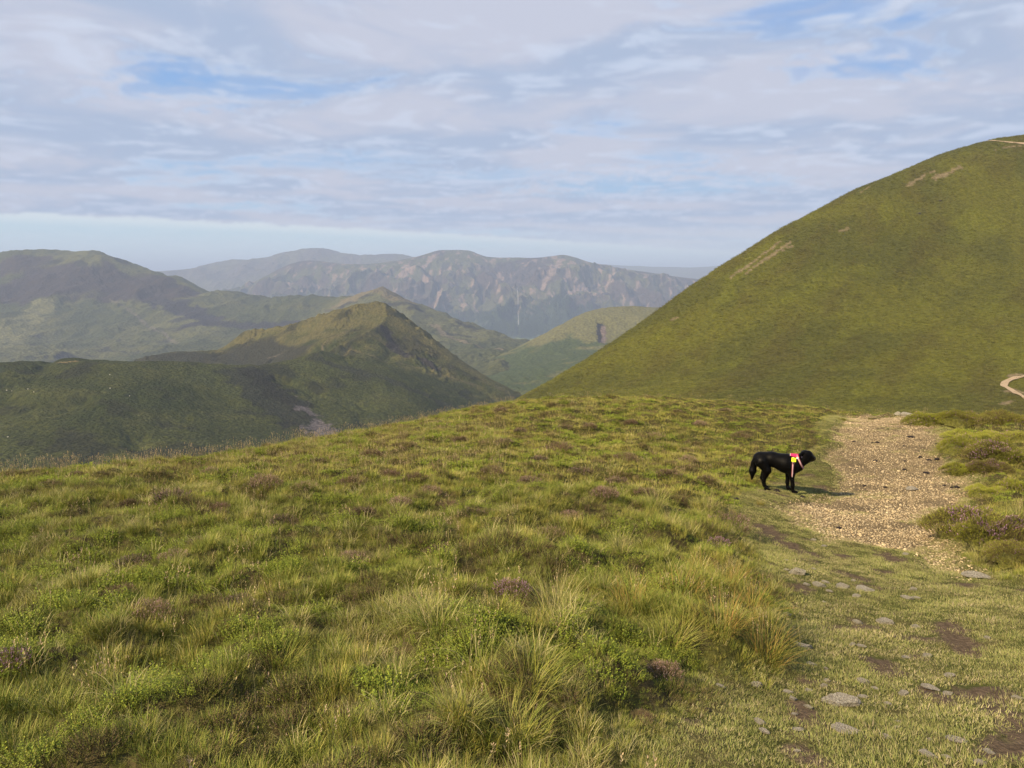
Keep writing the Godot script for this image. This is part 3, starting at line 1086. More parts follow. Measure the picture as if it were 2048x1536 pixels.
const DUNG := [[4.851, -11.345, 0.030, 1.00, "round black dropping on the turf to the right of the dog"], [5.530, -11.682, 0.029, 1.20, "round black dropping at the left edge of the gravel, right of the dog"], [6.635, -12.647, 0.039, 1.10, "largest round black dropping in the middle of the gravel"], [3.826, -10.760, 0.047, 0.90, "black dropping between the paws of the dog"], [4.093, -10.497, 0.049, 0.60, "second small dark dropping from the left, on the turf below the dog"], [2.872, -9.517, 0.039, 0.60, "first small dark dropping from the left, on the turf below the dog"], [5.787, -11.565, 0.036, 0.60, "second small dark dropping from the left, level with the paws of the dog"], [6.686, -11.199, 0.046, 0.80, "larger dark dropping of the pair by the heather at the right of the gravel"], [6.631, -11.213, 0.035, 0.80, "smaller dark dropping of the pair by the heather at the right of the gravel"], [6.612, -11.404, 0.026, 1.00, "third small dark dropping from the left, level with the paws of the dog"], [3.866, -8.741, 0.038, 0.80, "small dark dropping on the near gravel"], [6.535, -13.466, 0.049, 0.60, "first small dark dropping from the left, level with the head of the dog"], [7.000, -13.349, 0.028, 0.80, "second small dark dropping from the left, level with the head of the dog"], [7.414, -13.613, 0.039, 1.00, "third small dark dropping from the left, level with the head of the dog"], [7.551, -13.305, 0.047, 0.80, "fifth small dark dropping from the left, level with the head of the dog"], [7.427, -13.335, 0.048, 0.50, "fourth small dark dropping from the left, level with the head of the dog"], [6.854, -12.369, 0.054, 0.50, "small dark dropping level with the belly of the dog"], [6.974, -15.324, 0.039, 0.80, "first small dark dropping from the left, at the far end of the gravel"], [7.365, -15.163, 0.047, 0.70, "second small dark dropping from the left, in the far gravel left of the cushion"], [7.283, -15.178, 0.031, 0.70, "first small dark dropping from the left, in the far gravel left of the cushion"], [8.338, -15.719, 0.073, 0.50, "third small dark dropping from the left, at the far end of the gravel"], [8.372, -14.768, 0.049, 0.60, "fourth small dark dropping from the left, in the far gravel left of the cushion"], [7.713, -14.783, 0.030, 0.60, "third small dark dropping from the left, in the far gravel left of the cushion"], [8.468, -16.962, 0.031, 0.80, "second small dark dropping from the left, at the far end of the gravel"], [3.658, -10.570, 0.022, 0.90, "first small dark dropping from the left, level with the paws of the dog"], [0.796, -2.904, 0.014, 0.90, "black dropping in the grass near the lower edge, left of the stones"], [3.710, -5.611, 0.007, 1.00, "second small dark dropping from the left, on the turf"], [3.421, -5.406, 0.007, 1.00, "first small dark dropping from the left, on the turf"]]

func lay_stones() -> void:
	rng.seed = 99
	var rock := rock_material()
	var shapes := []
	for k in 7:
		shapes.append(stone(500 + k, 3, Vector3(1.0, rf(0.40, 0.6), rf(0.6, 0.85)), 0.10, 15, Color(1, 0.97, 0.92) * rf(1.0, 1.25), true))
	for k in STONES.size():
		var s: Array = STONES[k]
		var o := obj("stone", shapes[k % 7], rock)
		var half: float = s[2] * 1.3
		var p := on_ground(Vector2(s[0], s[1]), -half * 0.10 - 0.004)
		o.position = p
		o.rotation = Vector3(rf(-0.12, 0.12), rf(-0.5, 0.5), rf(-0.15, 0.15))
		o.scale = Vector3(half, half * s[3], half)
		tag(o, s[4], "stone", "stones sunk in the turf")
	# the outcrop where the path goes over the brow
	var brow := [Vector2(10.67, -20.34), Vector2(10.57, -20.71), Vector2(10.89, -20.21)]
	for k in 3:
		var o := obj("boulder", shapes[k + 2], rock)
		o.position = on_ground(brow[k], -0.02)
		o.scale = Vector3.ONE * [0.26, 0.17, 0.14][k]
		o.rotation.y = k * 1.3
		tag(o, ["large pale boulder on the brow where the gravel path disappears", "flat boulder leaning on the left of the large pale boulder on the brow", "small boulder at the right foot of the large pale boulder"][k], "boulder", "boulders on the brow")
	# two dark rocks on the face of the big hill
	var high := [Vector2(244.24, -448.16), Vector2(228.33, -440.13)]
	for k in 2:
		var q: Vector2 = high[k]
		var o := obj("boulder", shapes[k + 4], plain(Color(0.05, 0.045, 0.04), 0.95))
		o.position = Vector3(q.x, hill_height("A", q.x, q.y) + 0.3, q.y)
		o.scale = Vector3.ONE * 1.1
		tag(o, ["upper of two small dark rocks high on the big hill", "lower of two small dark rocks high on the big hill"][k], "boulder", "rocks on the big hill")
	# loose gravel, uncountable
	var gravel := base("gravel")
	tag(gravel, "loose tan gravel and stone chips covering the path", "gravel", "", "stuff")
	var chip_mat := tinted(0.95, 0.0, 0.2)
	var chips := []
	for k in 5:
		chips.append(stone(600 + k, 1, Vector3(1.0, rf(0.3, 0.5), rf(0.6, 0.9)), 0.1, 8, [Color(0.40, 0.315, 0.185), Color(0.33, 0.26, 0.16), Color(0.45, 0.365, 0.225), Color(0.27, 0.21, 0.135), Color(0.37, 0.31, 0.205)][k]))
	var lists := []
	for k in 5:
		lists.append([[], []])
	var z := -5.0
	while z > -21.5:
		var s := 0.020 if z > -12.0 else 0.026
		var x := 1.5
		while x < 12.5:
			var px := x + rf(-0.6, 0.6) * s
			var pz := z + rf(-0.6, 0.6) * s
			x += s
			var g := ground_at(px, pz)
			var spill := g.z + rf(-0.02, 0.22)
			if rng.randf() < 0.75 * ss(0.05, 0.4, n_c.get_noise_2d(px * 0.6 + 30.0, pz * 0.6)):
				continue
			if g.z < 0.0 or (g.y < 0.05 and spill < 0.12):
				var size := 0.004 + 0.012 * pow(rng.randf(), 3.0) + (0.012 if rng.randf() < 0.02 else 0.0)
				if g.z > 0.0:
					size *= 0.8
				var k := rng.randi() % 5
				var tone := rf(0.72, 1.15) * (1.0 + 0.25 * n_b.get_noise_2d(px * 0.8, pz * 0.8))
				lists[k][0].append(stand(px, g.x + size * 0.25, pz, size, 0.6))
				lists[k][1].append(Color(tone, tone, tone))
		z -= s
	for k in 5:
		multi("chip", gravel, chips[k], chip_mat, lists[k][0], lists[k][1])
	# dung lying about the path
	var dark := tinted(0.75, 0.0, 0.35)
	var lumps := []
	for k in 3:
		lumps.append(stone(700 + k, 3, Vector3(1.0, 0.62, 0.8), 0.5, 4, Color(0.016, 0.014, 0.012)))
	for k in DUNG.size():
		var o := obj("dung", lumps[k % 3], dark)
		var half: float = DUNG[k][2]
		o.position = on_ground(Vector2(DUNG[k][0], DUNG[k][1]), -half * 0.12)
		o.scale = Vector3(half, half * DUNG[k][3], half)
		o.rotation.y = rf(0, TAU)
		tag(o, DUNG[k][4], "dung", "droppings on the path")

# ---------------------------------------------------------------- heather plants and tussocks one can tell apart
const CLUMPS := [[-2.53, -7.61, 0.78, 0, "brown heather clump, fourth from left in the middle meadow"], [-3.17, -6.93, 0.79, 1, "faded pinkish heather clump, second from left in the middle meadow"], [-2.63, -6.68, 0.48, 1, "faded pinkish heather clump, third from left in the middle meadow"], [-5.33, -9.12, 0.31, 0, "brown heather clump, second from left in the meadow level with the dog"], [-4.82, -8.77, 0.42, 2, "dark brown heather clump, third from left in the meadow level with the dog"], [-1.74, -7.98, 0.67, 2, "dark brown heather clump, sixth from left in the meadow level with the dog"], [-1.98, -10.61, 0.70, 0, "brown heather clump, third from left in the far meadow"], [-1.03, -7.94, 0.62, 2, "dark brown heather clump, eighth from left in the meadow level with the dog"], [-0.83, -10.47, 0.57, 0, "brown heather clump, fourth from left in the far meadow"], [0.73, -11.46, 1.04, 0, "brown heather clump, eighth from left in the far meadow"], [1.59, -15.37, 0.74, 1, "faded pinkish heather clump, fifth from left just below the meadow skyline"], [-0.32, -6.34, 0.61, 2, "dark brown heather clump, ninth from left in the middle meadow"], [-1.05, -4.82, 0.49, 1, "faded pinkish heather clump, fourth from left in the nearer meadow"], [-2.16, -5.07, 0.34, 1, "faded pinkish heather clump, second from left in the nearer meadow"], [-2.17, -4.70, 0.45, 0, "brown heather clump, first from left in the nearer meadow"], [-1.84, -3.68, 0.49, 0, "brown heather clump, third from left in the front meadow"], [-0.48, -4.85, 0.35, 1, "faded pinkish heather clump, sixth from left in the nearer meadow"], [0.00, -4.03, 0.46, 3, "heather clump with mauve flowers left of the pale fan-shaped tussock"], [2.17, -7.42, 1.07, 0, "large brown heather clump at the edge of the turf below the dog"], [1.75, -6.25, 0.41, 3, "small bright pink heather clump at the edge of the turf"], [0.53, -6.71, 0.49, 1, "faded pinkish heather clump, tenth from left in the middle meadow"], [0.92, -7.35, 0.62, 1, "faded pinkish heather clump, eleventh from left in the middle meadow"], [-0.23, -8.67, 0.63, 0, "brown heather clump, ninth from left in the meadow level with the dog"], [0.19, -8.05, 0.58, 1, "faded pinkish heather clump, tenth from left in the meadow level with the dog"], [1.20, -8.49, 0.61, 1, "faded pinkish heather clump, twelfth from left in the meadow level with the dog"], [2.78, -14.59, 0.79, 2, "dark brown heather clump, tenth from left in the far meadow"], [2.85, -12.16, 0.66, 1, "faded pinkish heather clump, eleventh from left in the far meadow"], [-2.09, -2.98, 0.39, 3, "purple flowering heather at the left edge of the picture"], [-2.18, -4.05, 0.44, 2, "dark brown heather clump, first from left in the front meadow"], [-2.31, -4.47, 0.43, 0, "brown heather clump, second from left in the front meadow"], [0.49, -2.66, 0.19, 0, "brown heather clump, fifth from left in the front meadow"], [0.66, -3.11, 0.34, 1, "faded pinkish heather clump, sixth from left in the front meadow"], [-1.41, -3.77, 0.41, 2, "dark brown heather clump, fourth from left in the front meadow"], [-0.83, -7.51, 0.54, 0, "brown heather clump, seventh from left in the middle meadow"], [-0.91, -13.12, 0.63, 1, "faded pinkish heather clump, fifth from left in the far meadow"], [-0.12, -12.44, 0.68, 0, "brown heather clump, sixth from left in the far meadow"], [1.07, -15.18, 0.73, 0, "brown heather clump, fourth from left just below the meadow skyline"], [2.59, -16.41, 0.69, 1, "faded pinkish heather clump, sixth from left just below the meadow skyline"], [2.07, -9.78, 0.71, 0, "brown heather clump, thirteenth from left in the meadow level with the dog"], [-0.99, -6.55, 0.47, 1, "faded pinkish heather clump, sixth from left in the middle meadow"], [-2.05, -7.34, 0.53, 2, "dark brown heather clump, fifth from left in the middle meadow"], [-1.68, -5.44, 0.46, 2, "dark brown heather clump, third from left in the nearer meadow"], [0.39, -10.56, 0.57, 1, "faded pinkish heather clump, seventh from left in the far meadow"], [-0.28, -17.93, 0.76, 1, "faded pinkish heather clump, second from left just below the meadow skyline"], [4.21, -16.89, 0.71, 1, "faded pinkish heather clump, eighth from left just below the meadow skyline"], [1.68, -11.13, 0.80, 0, "brown heather clump, ninth from left in the far meadow"], [-2.70, -10.53, 0.57, 2, "dark brown heather clump, second from left in the far meadow"], [-2.83, -9.09, 0.49, 2, "dark brown heather clump, fifth from left in the meadow level with the dog"], [-1.44, -15.10, 0.64, 0, "brown heather clump, first from left just below the meadow skyline"], [-1.43, -8.74, 0.63, 1, "faded pinkish heather clump, seventh from left in the meadow level with the dog"], [0.85, -9.31, 0.67, 0, "brown heather clump, eleventh from left in the meadow level with the dog"], [1.46, -8.17, 0.54, 1, "faded pinkish heather clump, twelfth from left in the middle meadow"], [-4.88, -13.20, 0.56, 2, "dark brown heather clump, first from left in the far meadow"], [4.62, -15.22, 0.92, 2, "dark brown heather clump, twelfth from left in the far meadow"], [2.62, -10.00, 0.60, 2, "dark brown heather clump, fourteenth from left in the meadow level with the dog"], [-5.16, -8.32, 0.55, 2, "dark brown heather clump, first from left in the meadow level with the dog"], [-3.59, -6.96, 0.50, 2, "dark brown heather clump, first from left in the middle meadow"], [-0.58, -6.91, 0.50, 0, "brown heather clump, eighth from left in the middle meadow"], [0.29, -5.64, 0.48, 2, "dark brown heather clump, seventh from left in the nearer meadow"], [-1.16, -5.80, 0.42, 0, "brown heather clump, fifth from left in the nearer meadow"], [-3.71, -9.17, 0.50, 1, "faded pinkish heather clump, fourth from left in the meadow level with the dog"], [0.15, -14.24, 0.60, 1, "faded pinkish heather clump, third from left just below the meadow skyline"], [5.24, -18.57, 0.67, 0, "brown heather clump, ninth from left just below the meadow skyline"], [4.05, -18.24, 0.66, 2, "dark brown heather clump, seventh from left just below the meadow skyline"]]
const MOUNDS := [[9.85, -17.74, 1.06, 0, 0.30, 0.90, "heather cushion next to the boulder on the brow"], [10.22, -17.11, 0.92, 1, 1.20, 0.80, "broad heather cushion on the skyline right of the brow boulder"], [11.14, -17.05, 1.29, 0, 2.20, 0.80, "heather cushion on the skyline at the right edge"], [9.27, -14.90, 0.87, 1, 4.00, 0.70, "low wide heather cushion in the second row behind the path"], [9.66, -14.29, 0.81, 0, 5.10, 0.70, "low heather cushion in the second row at the right edge"], [8.17, -13.61, 0.70, 1, 0.90, 1.00, "dark rounded heather cushion bulging over the right edge of the gravel"], [8.30, -12.88, 1.11, 2, 2.90, 0.80, "brownish heather cushion with faded flowers in the third row"], [7.29, -12.09, 0.55, 0, 3.30, 0.90, "small bright green heather cushion jutting into the gravel"], [7.58, -11.87, 0.70, 2, 1.90, 0.80, "mauve flowering heather beside the small bright green cushion"], [8.12, -11.89, 0.52, 0, 0.40, 0.70, "small green heather cushion at the right edge, fourth row"], [6.63, -10.32, 0.43, 1, 3.70, 1.00, "green heather cushion above the tall grass on the right"], [7.11, -10.36, 0.72, 0, 0.20, 1.10, "tall green heather cushion cut by the right edge"], [5.01, -8.11, 0.95, 2, 5.50, 1.00, "large bush of heather and grass beside the narrow end of the gravel"], [4.87, -7.38, 0.86, 2, 1.10, 1.00, "heather with mauve sprays low in the bush at the right"], [4.62, -6.63, 0.49, 1, 2.00, 0.90, "dark heather at the right edge above the turf"], [9.59, -19.96, 0.40, 2, 0.00, 0.60, "tiny heather cushion on the path at the brow"], [8.30, -19.07, 0.24, 0, 0.00, 0.70, "small green tuft at the left of the path on the brow"]]
const TUSSOCKS := [[2.17, -8.27, 0.76, 0, "tall straw-coloured tussock nearest the dog"], [1.43, -7.42, 0.80, 0, "pale straw tussock in the meadow left of the tallest one"], [1.42, -6.72, 0.64, 0, "small straw tussock below the pale pair"], [0.22, -3.69, 0.76, 0, "pale fan-shaped tussock alone in the short meadow grass"], [0.76, -5.13, 0.60, 0, "small pale tussock in the middle of the meadow"], [0.46, -4.29, 0.56, 2, "loose dry tussock above the fan-shaped one"], [0.66, -4.00, 0.63, 1, "golden rush tussock left of the large rush bed"], [1.00, -4.34, 0.70, 1, "tall golden rush tussock at the top of the rush bed"], [1.32, -4.54, 0.63, 1, "rush tussock in the middle of the rush bed"], [1.41, -4.28, 0.63, 1, "rush tussock with reddish tips at the turf edge"], [1.06, -3.67, 0.63, 1, "green rush tussock in the lower rush bed"], [1.27, -3.64, 0.67, 1, "yellow rush tussock overhanging the long grey slab"], [0.77, -3.53, 0.72, 3, "green tussock at the lower left of the rush bed"], [1.33, -5.24, 0.57, 1, "rush tussock at the upper end of the rush bed"], [1.64, -5.36, 0.51, 1, "small rush tussock beside the pink heather"], [-0.32, -3.20, 0.80, 2, "drooping dry tussock in the middle of the near meadow"], [-0.13, -2.85, 0.72, 2, "dry brown tussock below the drooping one"], [0.07, -2.73, 0.72, 3, "green tussock near the bottom centre"], [-0.02, -2.45, 0.72, 3, "green tussock on the bottom edge left of centre"], [-0.18, -2.45, 0.64, 2, "dry tussock on the bottom edge"], [-0.46, -2.83, 0.44, 0, "small straw tuft in the near meadow"], [-0.48, -3.39, 0.56, 2, "wispy dry tussock left of the drooping one"], [-1.40, -2.57, 0.64, 2, "dry tussock in the bottom left corner area"], [-0.96, -2.96, 0.56, 3, "low green tussock in the left near meadow"], [4.35, -6.82, 0.56, 0, "dry tussock above the pale stone at the end of the gravel"], [5.53, -8.33, 0.80, 3, "tall green grass tussock in the bush at the right"], [5.87, -8.55, 0.88, 0, "pale tall grass at the right edge"], [5.98, -9.18, 0.72, 3, "green grass tussock behind the right bush"], [3.59, -11.24, 0.51, 1, "brown tussock behind the dog's tail"], [4.64, -12.24, 0.38, 1, "brown grass tussock in front of the dog's chest"], [3.14, -9.40, 0.28, 1, "low orange grass strip beside the turf"]]

func plant_things() -> void:
	rng.seed = 777
	var woody := tinted(0.85, 0.2)
	var leafy := tinted(0.65, 0.45)
	var petals := tinted(0.8, 0.3)
	# small clumps standing in the grass: brown, faded, mauve
	var proto := []
	for k in 4:
		var m := ling(0.24, 0.12, 460, LING_BROWN if k < 3 else LING, FADED if k < 3 else MAUVE, [0.35, 0.55, 0.2, 0.6][k], 0.085)
		proto.append(m)
	for c in CLUMPS:
		var o := base("heather_clump", on_ground(Vector2(c[0], c[1]), -0.03), rf(0, TAU))
		var m: Array = proto[c[3]]
		tag(obj("foliage", m[0], woody, o), "", "", "", "stuff")
		tag(obj("flower", m[1], petals, o), "", "", "", "stuff")
		o.scale = Vector3.ONE * c[2]
		tag(o, c[4], "heather", "heather clumps in the grass")
	# broad green cushions to the right of the path
	var wide := []
	for k in 3:
		var r: float = [0.62, 0.8, 0.5][k]
		var hi: float = [0.30, 0.34, 0.27][k]
		var m := ling(r, hi, 5200, LING_GREEN if k != 2 else LING_GREEN + LING, MAUVE, [0.08, 0.10, 0.25][k], 0.085, 40.0 + k, 0.011)
		wide.append([core(r, hi), m[0], m[1]])
	for c in MOUNDS:
		var o := base("heather_cushion", on_ground(Vector2(c[0], c[1]), 0.03), c[4])
		var m: Array = wide[c[3]]
		obj("wood", m[0], woody, o)
		tag(obj("foliage", m[1], woody, o), "", "", "", "stuff")
		tag(obj("flower", m[2], petals, o), "", "", "", "stuff")
		o.scale = Vector3(c[2], c[2] * c[5], c[2])
		tag(o, c[6], "heather", "heather cushions beside the path")
	# tussocks
	var sorts := [
		tuft(210, 0.085, 0.22, 0.42, 0.75, 0.9, 0.0030, STRAW, 5), tuft(330, 0.15, 0.20, 0.40, 0.95, 1.0, 0.0032, RUSH, 5),
		tuft(190, 0.09, 0.16, 0.36, 0.95, 1.9, 0.0028, STRAW + GREEN, 6), tuft(260, 0.13, 0.16, 0.32, 0.9, 1.1, 0.0030, GREEN + YELLOW, 5)]
	for c in TUSSOCKS:
		var o := base("grass_tussock", on_ground(Vector2(c[0], c[1]), 0.01), rf(0, TAU))
		tag(obj("blades", sorts[c[3]], leafy, o), "", "", "", "stuff")
		var st := seeding(10, 0.09, 0.26, 0.42)
		if c[3] != 3:
			tag(obj("seed_head", st, leafy, o), "", "", "", "stuff")
		o.scale = Vector3.ONE * c[2]
		tag(o, c[4], "tussock", "grass tussocks")

# ---------------------------------------------------------------- bodies: capsules joined by a smooth minimum, meshed as surface nets
class Flesh:
	var bones: Array          # [a, ra, b, rb]
	var soft := 60.0
	func _init(list: Array, k := 60.0) -> void:
		bones = list
		soft = k
	static func cap(p: Vector3, b: Array) -> float:
		var a: Vector3 = b[0]
		var ab: Vector3 = b[2] - a
		var t := clampf((p - a).dot(ab) / maxf(ab.length_squared(), 1e-9), 0.0, 1.0)
		return p.distance_to(a + ab * t) - lerpf(b[1], b[3], t)
	func at(p: Vector3) -> float:
		var s := 0.0
		for b in bones:
			s += exp(-soft * Flesh.cap(p, b))
		return -log(maxf(s, 1e-30)) / soft
	func mesh(cell: float, col: Color) -> ArrayMesh:
		var lo := Vector3(1e9, 1e9, 1e9)
		var hi := -lo
		for b in bones:
			for e in [0, 2]:
				lo = lo.min(b[e] - Vector3.ONE * (b[e + 1] + 0.04))
				hi = hi.max(b[e] + Vector3.ONE * (b[e + 1] + 0.04))
		var n := Vector3i(((hi - lo) / cell).ceil()) + Vector3i.ONE
		var f := PackedFloat32Array()
		f.resize(n.x * n.y * n.z)
		for b in bones:
			var rad: float = maxf(b[1], b[3]) + 0.05
			var p0 := Vector3i(((b[0].min(b[2]) - Vector3.ONE * rad - lo) / cell).floor()).clamp(Vector3i.ZERO, n - Vector3i.ONE)
			var p1 := Vector3i(((b[0].max(b[2]) + Vector3.ONE * rad - lo) / cell).ceil()).clamp(Vector3i.ZERO, n - Vector3i.ONE)
			for z in range(p0.z, p1.z + 1):
				for y in range(p0.y, p1.y + 1):
					for x in range(p0.x, p1.x + 1):
						f[(z * n.y + y) * n.x + x] += exp(-soft * Flesh.cap(lo + Vector3(x, y, z) * cell, b))
		for k in f.size():
			f[k] = -log(maxf(f[k], 1e-12)) / soft
		var cellv := {}
		var v := PackedVector3Array()
		var nn := PackedVector3Array()
		for z in n.z - 1:
			for y in n.y - 1:
				for x in n.x - 1:
					var i := (z * n.y + y) * n.x + x
					var c := [f[i], f[i + 1], f[i + n.x], f[i + n.x + 1], f[i + n.x * n.y], f[i + n.x * n.y + 1], f[i + n.x * n.y + n.x], f[i + n.x * n.y + n.x + 1]]
					var neg := 0
					for q in c:
						neg += 1 if q < 0 else 0
					if neg == 0 or neg == 8:
						continue
					var sum := Vector3.ZERO
					var cnt := 0
					for e in [[0, 1], [2, 3], [4, 5], [6, 7], [0, 2], [1, 3], [4, 6], [5, 7], [0, 4], [1, 5], [2, 6], [3, 7]]:
						var a: float = c[e[0]]
						var b: float = c[e[1]]
						if (a < 0) != (b < 0):
							var t := a / (a - b)
							var pa := Vector3(e[0] & 1, (e[0] >> 1) & 1, e[0] >> 2)
							var pb := Vector3(e[1] & 1, (e[1] >> 1) & 1, e[1] >> 2)
							sum += pa.lerp(pb, t)
							cnt += 1
					cellv[i] = v.size()
					var p := lo + (Vector3(x, y, z) + sum / cnt) * cell
					v.append(p)
					nn.append(Vector3(c[1] + c[3] + c[5] + c[7] - c[0] - c[2] - c[4] - c[6], c[2] + c[3] + c[6] + c[7] - c[0] - c[1] - c[4] - c[5], c[4] + c[5] + c[6] + c[7] - c[0] - c[1] - c[2] - c[3]).normalized())
		var idx := PackedInt32Array()
		var st := [1, n.x, n.x * n.y]
		for i in cellv:
			for ax in 3:
				var j: int = i + st[ax]
				if j >= f.size() or (f[i] < 0) == (f[j] < 0):
					continue
				var b: int = st[(ax + 1) % 3]
				var c: int = st[(ax + 2) % 3]
				if not (cellv.has(i - b) and cellv.has(i - c) and cellv.has(i - b - c)):
					continue
				var q := [cellv[i], cellv[i - b], cellv[i - b - c], cellv[i - c]]
				if f[i] >= 0:
					idx.append_array([q[0], q[1], q[2], q[0], q[2], q[3]])
				else:
					idx.append_array([q[0], q[2], q[1], q[0], q[3], q[2]])
		var cols := PackedColorArray()
		for k in v.size():
			cols.append(col)
		var arr := []
		arr.resize(Mesh.ARRAY_MAX)
		arr[Mesh.ARRAY_VERTEX] = v
		arr[Mesh.ARRAY_NORMAL] = nn
		arr[Mesh.ARRAY_COLOR] = cols
		arr[Mesh.ARRAY_INDEX] = idx
		var m := ArrayMesh.new()
		m.add_surface_from_arrays(Mesh.PRIMITIVE_TRIANGLES, arr)
		return m
	# where a ray from inside leaves the body
	func exit(from: Vector3, dir: Vector3) -> float:
		var t := 0.0
		for k in 40:
			var d := at(from + dir * t)
			if d > -0.0005:
				break
			t += maxf(-d * 0.8, 0.001)
		return t

# a band of webbing round a body: rays leave the axis in a plane; from/to are angles
func band(flesh: Flesh, mid: Vector3, e1: Vector3, e2: Vector3, along: Vector3, width: float, a0: float, a1: float, lift: float, col: Color, steps := 48, across := 3) -> ArrayMesh:
	var vr := []
	var cr := []
	for k in steps + 1:
		var a := lerpf(a0, a1, float(k) / steps)
		var dir := e1 * cos(a) + e2 * sin(a)
		var row := PackedVector3Array()
		var col_row := PackedColorArray()
		for j in across + 3:
			var e := clampf(float(j - 1) / across, 0.0, 1.0)
			var from := mid + along * width * (e - 0.5)
			var out := lift if j > 0 and j < across + 2 else -0.004
			row.append(from + dir * (flesh.exit(from, dir) + out))
			col_row.append(col)
		vr.append(row)
		cr.append(col_row)
	return grid_mesh(steps + 1, across + 3, vr, cr)

func make_dog() -> void:
	var V := func(x: float, y: float, z: float) -> Vector3: return Vector3(x, y, z)
	var trunk := [
		[Vector3(-0.215, 0.445, 0), 0.108, Vector3(-0.06, 0.458, 0), 0.104], [Vector3(-0.06, 0.458, 0), 0.106, Vector3(0.13, 0.41, 0), 0.134],
		[Vector3(0.13, 0.405, 0), 0.132, Vector3(0.23, 0.39, 0), 0.120], [Vector3(0.13, 0.46, 0), 0.09, Vector3(0.25, 0.475, 0), 0.078],
		[Vector3(0.23, 0.40, 0), 0.10, Vector3(0.30, 0.385, 0), 0.075], [Vector3(0.26, 0.425, 0), 0.096, Vector3(0.385, 0.505, -0.005), 0.082]]
	var limbs := [
		# head turned away to the right: skull, brow, muzzle, jaw, nose
		[Vector3(0.385, 0.556, 0.0), 0.072, Vector3(0.420, 0.558, -0.012), 0.064], [Vector3(0.425, 0.540, -0.015), 0.060, Vector3(0.462, 0.512, -0.045), 0.046],
		[Vector3(0.462, 0.512, -0.045), 0.045, Vector3(0.496, 0.495, -0.090), 0.036], [Vector3(0.44, 0.505, -0.02), 0.048, Vector3(0.482, 0.478, -0.075), 0.027],
		# ears
		[Vector3(0.352, 0.600, 0.06), 0.016, Vector3(0.312, 0.572, 0.085), 0.017], [Vector3(0.312, 0.572, 0.085), 0.018, Vector3(0.318, 0.525, 0.092), 0.012],
		[Vector3(0.365, 0.592, -0.07), 0.020, Vector3(0.355, 0.53, -0.098), 0.022],
		# near fore leg, far fore leg
		[Vector3(0.195, 0.37, 0.055), 0.072, Vector3(0.218, 0.275, 0.075), 0.043], [Vector3(0.218, 0.275, 0.075), 0.041, Vector3(0.238, 0.115, 0.078), 0.024],
		[Vector3(0.238, 0.115, 0.078), 0.026, Vector3(0.244, 0.045, 0.078), 0.020], [Vector3(0.250, 0.026, 0.078), 0.023, Vector3(0.298, 0.020, 0.078), 0.019],
		[Vector3(0.175, 0.37, -0.055), 0.072, Vector3(0.170, 0.275, -0.072), 0.043], [Vector3(0.170, 0.275, -0.072), 0.041, Vector3(0.166, 0.115, -0.074), 0.024],
		[Vector3(0.166, 0.115, -0.074), 0.026, Vector3(0.170, 0.045, -0.074), 0.020], [Vector3(0.176, 0.026, -0.074), 0.023, Vector3(0.224, 0.020, -0.074), 0.019],
		# near hind leg: thigh, shank, hock down, paw; far hind leg
		[Vector3(-0.195, 0.42, 0.055), 0.095, Vector3(-0.118, 0.305, 0.076), 0.060], [Vector3(-0.118, 0.300, 0.076), 0.054, Vector3(-0.158, 0.155, 0.074), 0.026],
		[Vector3(-0.160, 0.150, 0.074), 0.025, Vector3(-0.128, 0.045, 0.074), 0.019], [Vector3(-0.122, 0.026, 0.074), 0.022, Vector3(-0.075, 0.020, 0.074), 0.018],
		[Vector3(-0.195, 0.42, -0.055), 0.095, Vector3(-0.140, 0.305, -0.074), 0.060], [Vector3(-0.140, 0.300, -0.074), 0.054, Vector3(-0.188, 0.155, -0.074), 0.026],
		[Vector3(-0.190, 0.150, -0.074), 0.025, Vector3(-0.158, 0.045, -0.074), 0.019], [Vector3(-0.152, 0.026, -0.074), 0.022, Vector3(-0.105, 0.020, -0.074), 0.018],
		# tail, thick and hanging
		[Vector3(-0.268, 0.475, 0), 0.044, Vector3(-0.302, 0.385, 0), 0.042], [Vector3(-0.302, 0.385, 0), 0.042, Vector3(-0.320, 0.26, 0.005), 0.050], [Vector3(-0.320, 0.26, 0.005), 0.049, Vector3(-0.325, 0.135, 0.005), 0.014]]
	var coat := StandardMaterial3D.new()
	coat.albedo_color = Color(0.0042, 0.0040, 0.0040).linear_to_srgb()
	coat.roughness = 0.45
	coat.metallic_specular = 0.2
	coat.albedo_texture = grain(810, 0.03, 0.6, 1.0, 256)
	coat.uv1_triplanar = true
	coat.uv1_scale = Vector3(2, 5, 5)
	coat.heightmap_enabled = true
	coat.heightmap_texture = grain(811, 0.09, 0.0, 1.0, 256)
	coat.heightmap_scale = 0.06
	var dog := base("dog", on_ground(Vector2(3.823, -10.833), 0.0), deg_to_rad(-20.1))
	tag(dog, "black dog in a pink harness standing at the edge of the gravel path", "dog")
	obj("body", Flesh.new(trunk + limbs, 120.0).mesh(0.0090, Color.WHITE), coat, dog)
	var nose := obj("nose", stone(820, 2, Vector3(0.014, 0.012, 0.016), 0.0, 1), plain(Color(0.012, 0.011, 0.011), 0.3), dog)
	nose.position = Vector3(0.517, 0.503, -0.115)
	for s in [-1, 1]:
		var eye := obj("eye", stone(821, 2, Vector3.ONE * 0.010, 0.0, 1), plain(Color(0.03, 0.018, 0.01), 0.15, 0.6), dog)
		eye.position = Vector3(0.470 + 0.016 * s, 0.562, -0.045 + 0.036 * s)
	var torso := Flesh.new(trunk + [limbs[7], limbs[11]], 120.0)
	var pink := plain(Color(0.55, 0.02, 0.11), 0.7)
	var webbing := plain(Color(0.36, 0.13, 0.15), 0.7)
	var pale := plain(Color(0.55, 0.47, 0.49), 0.6)
	var Y := Vector3.UP
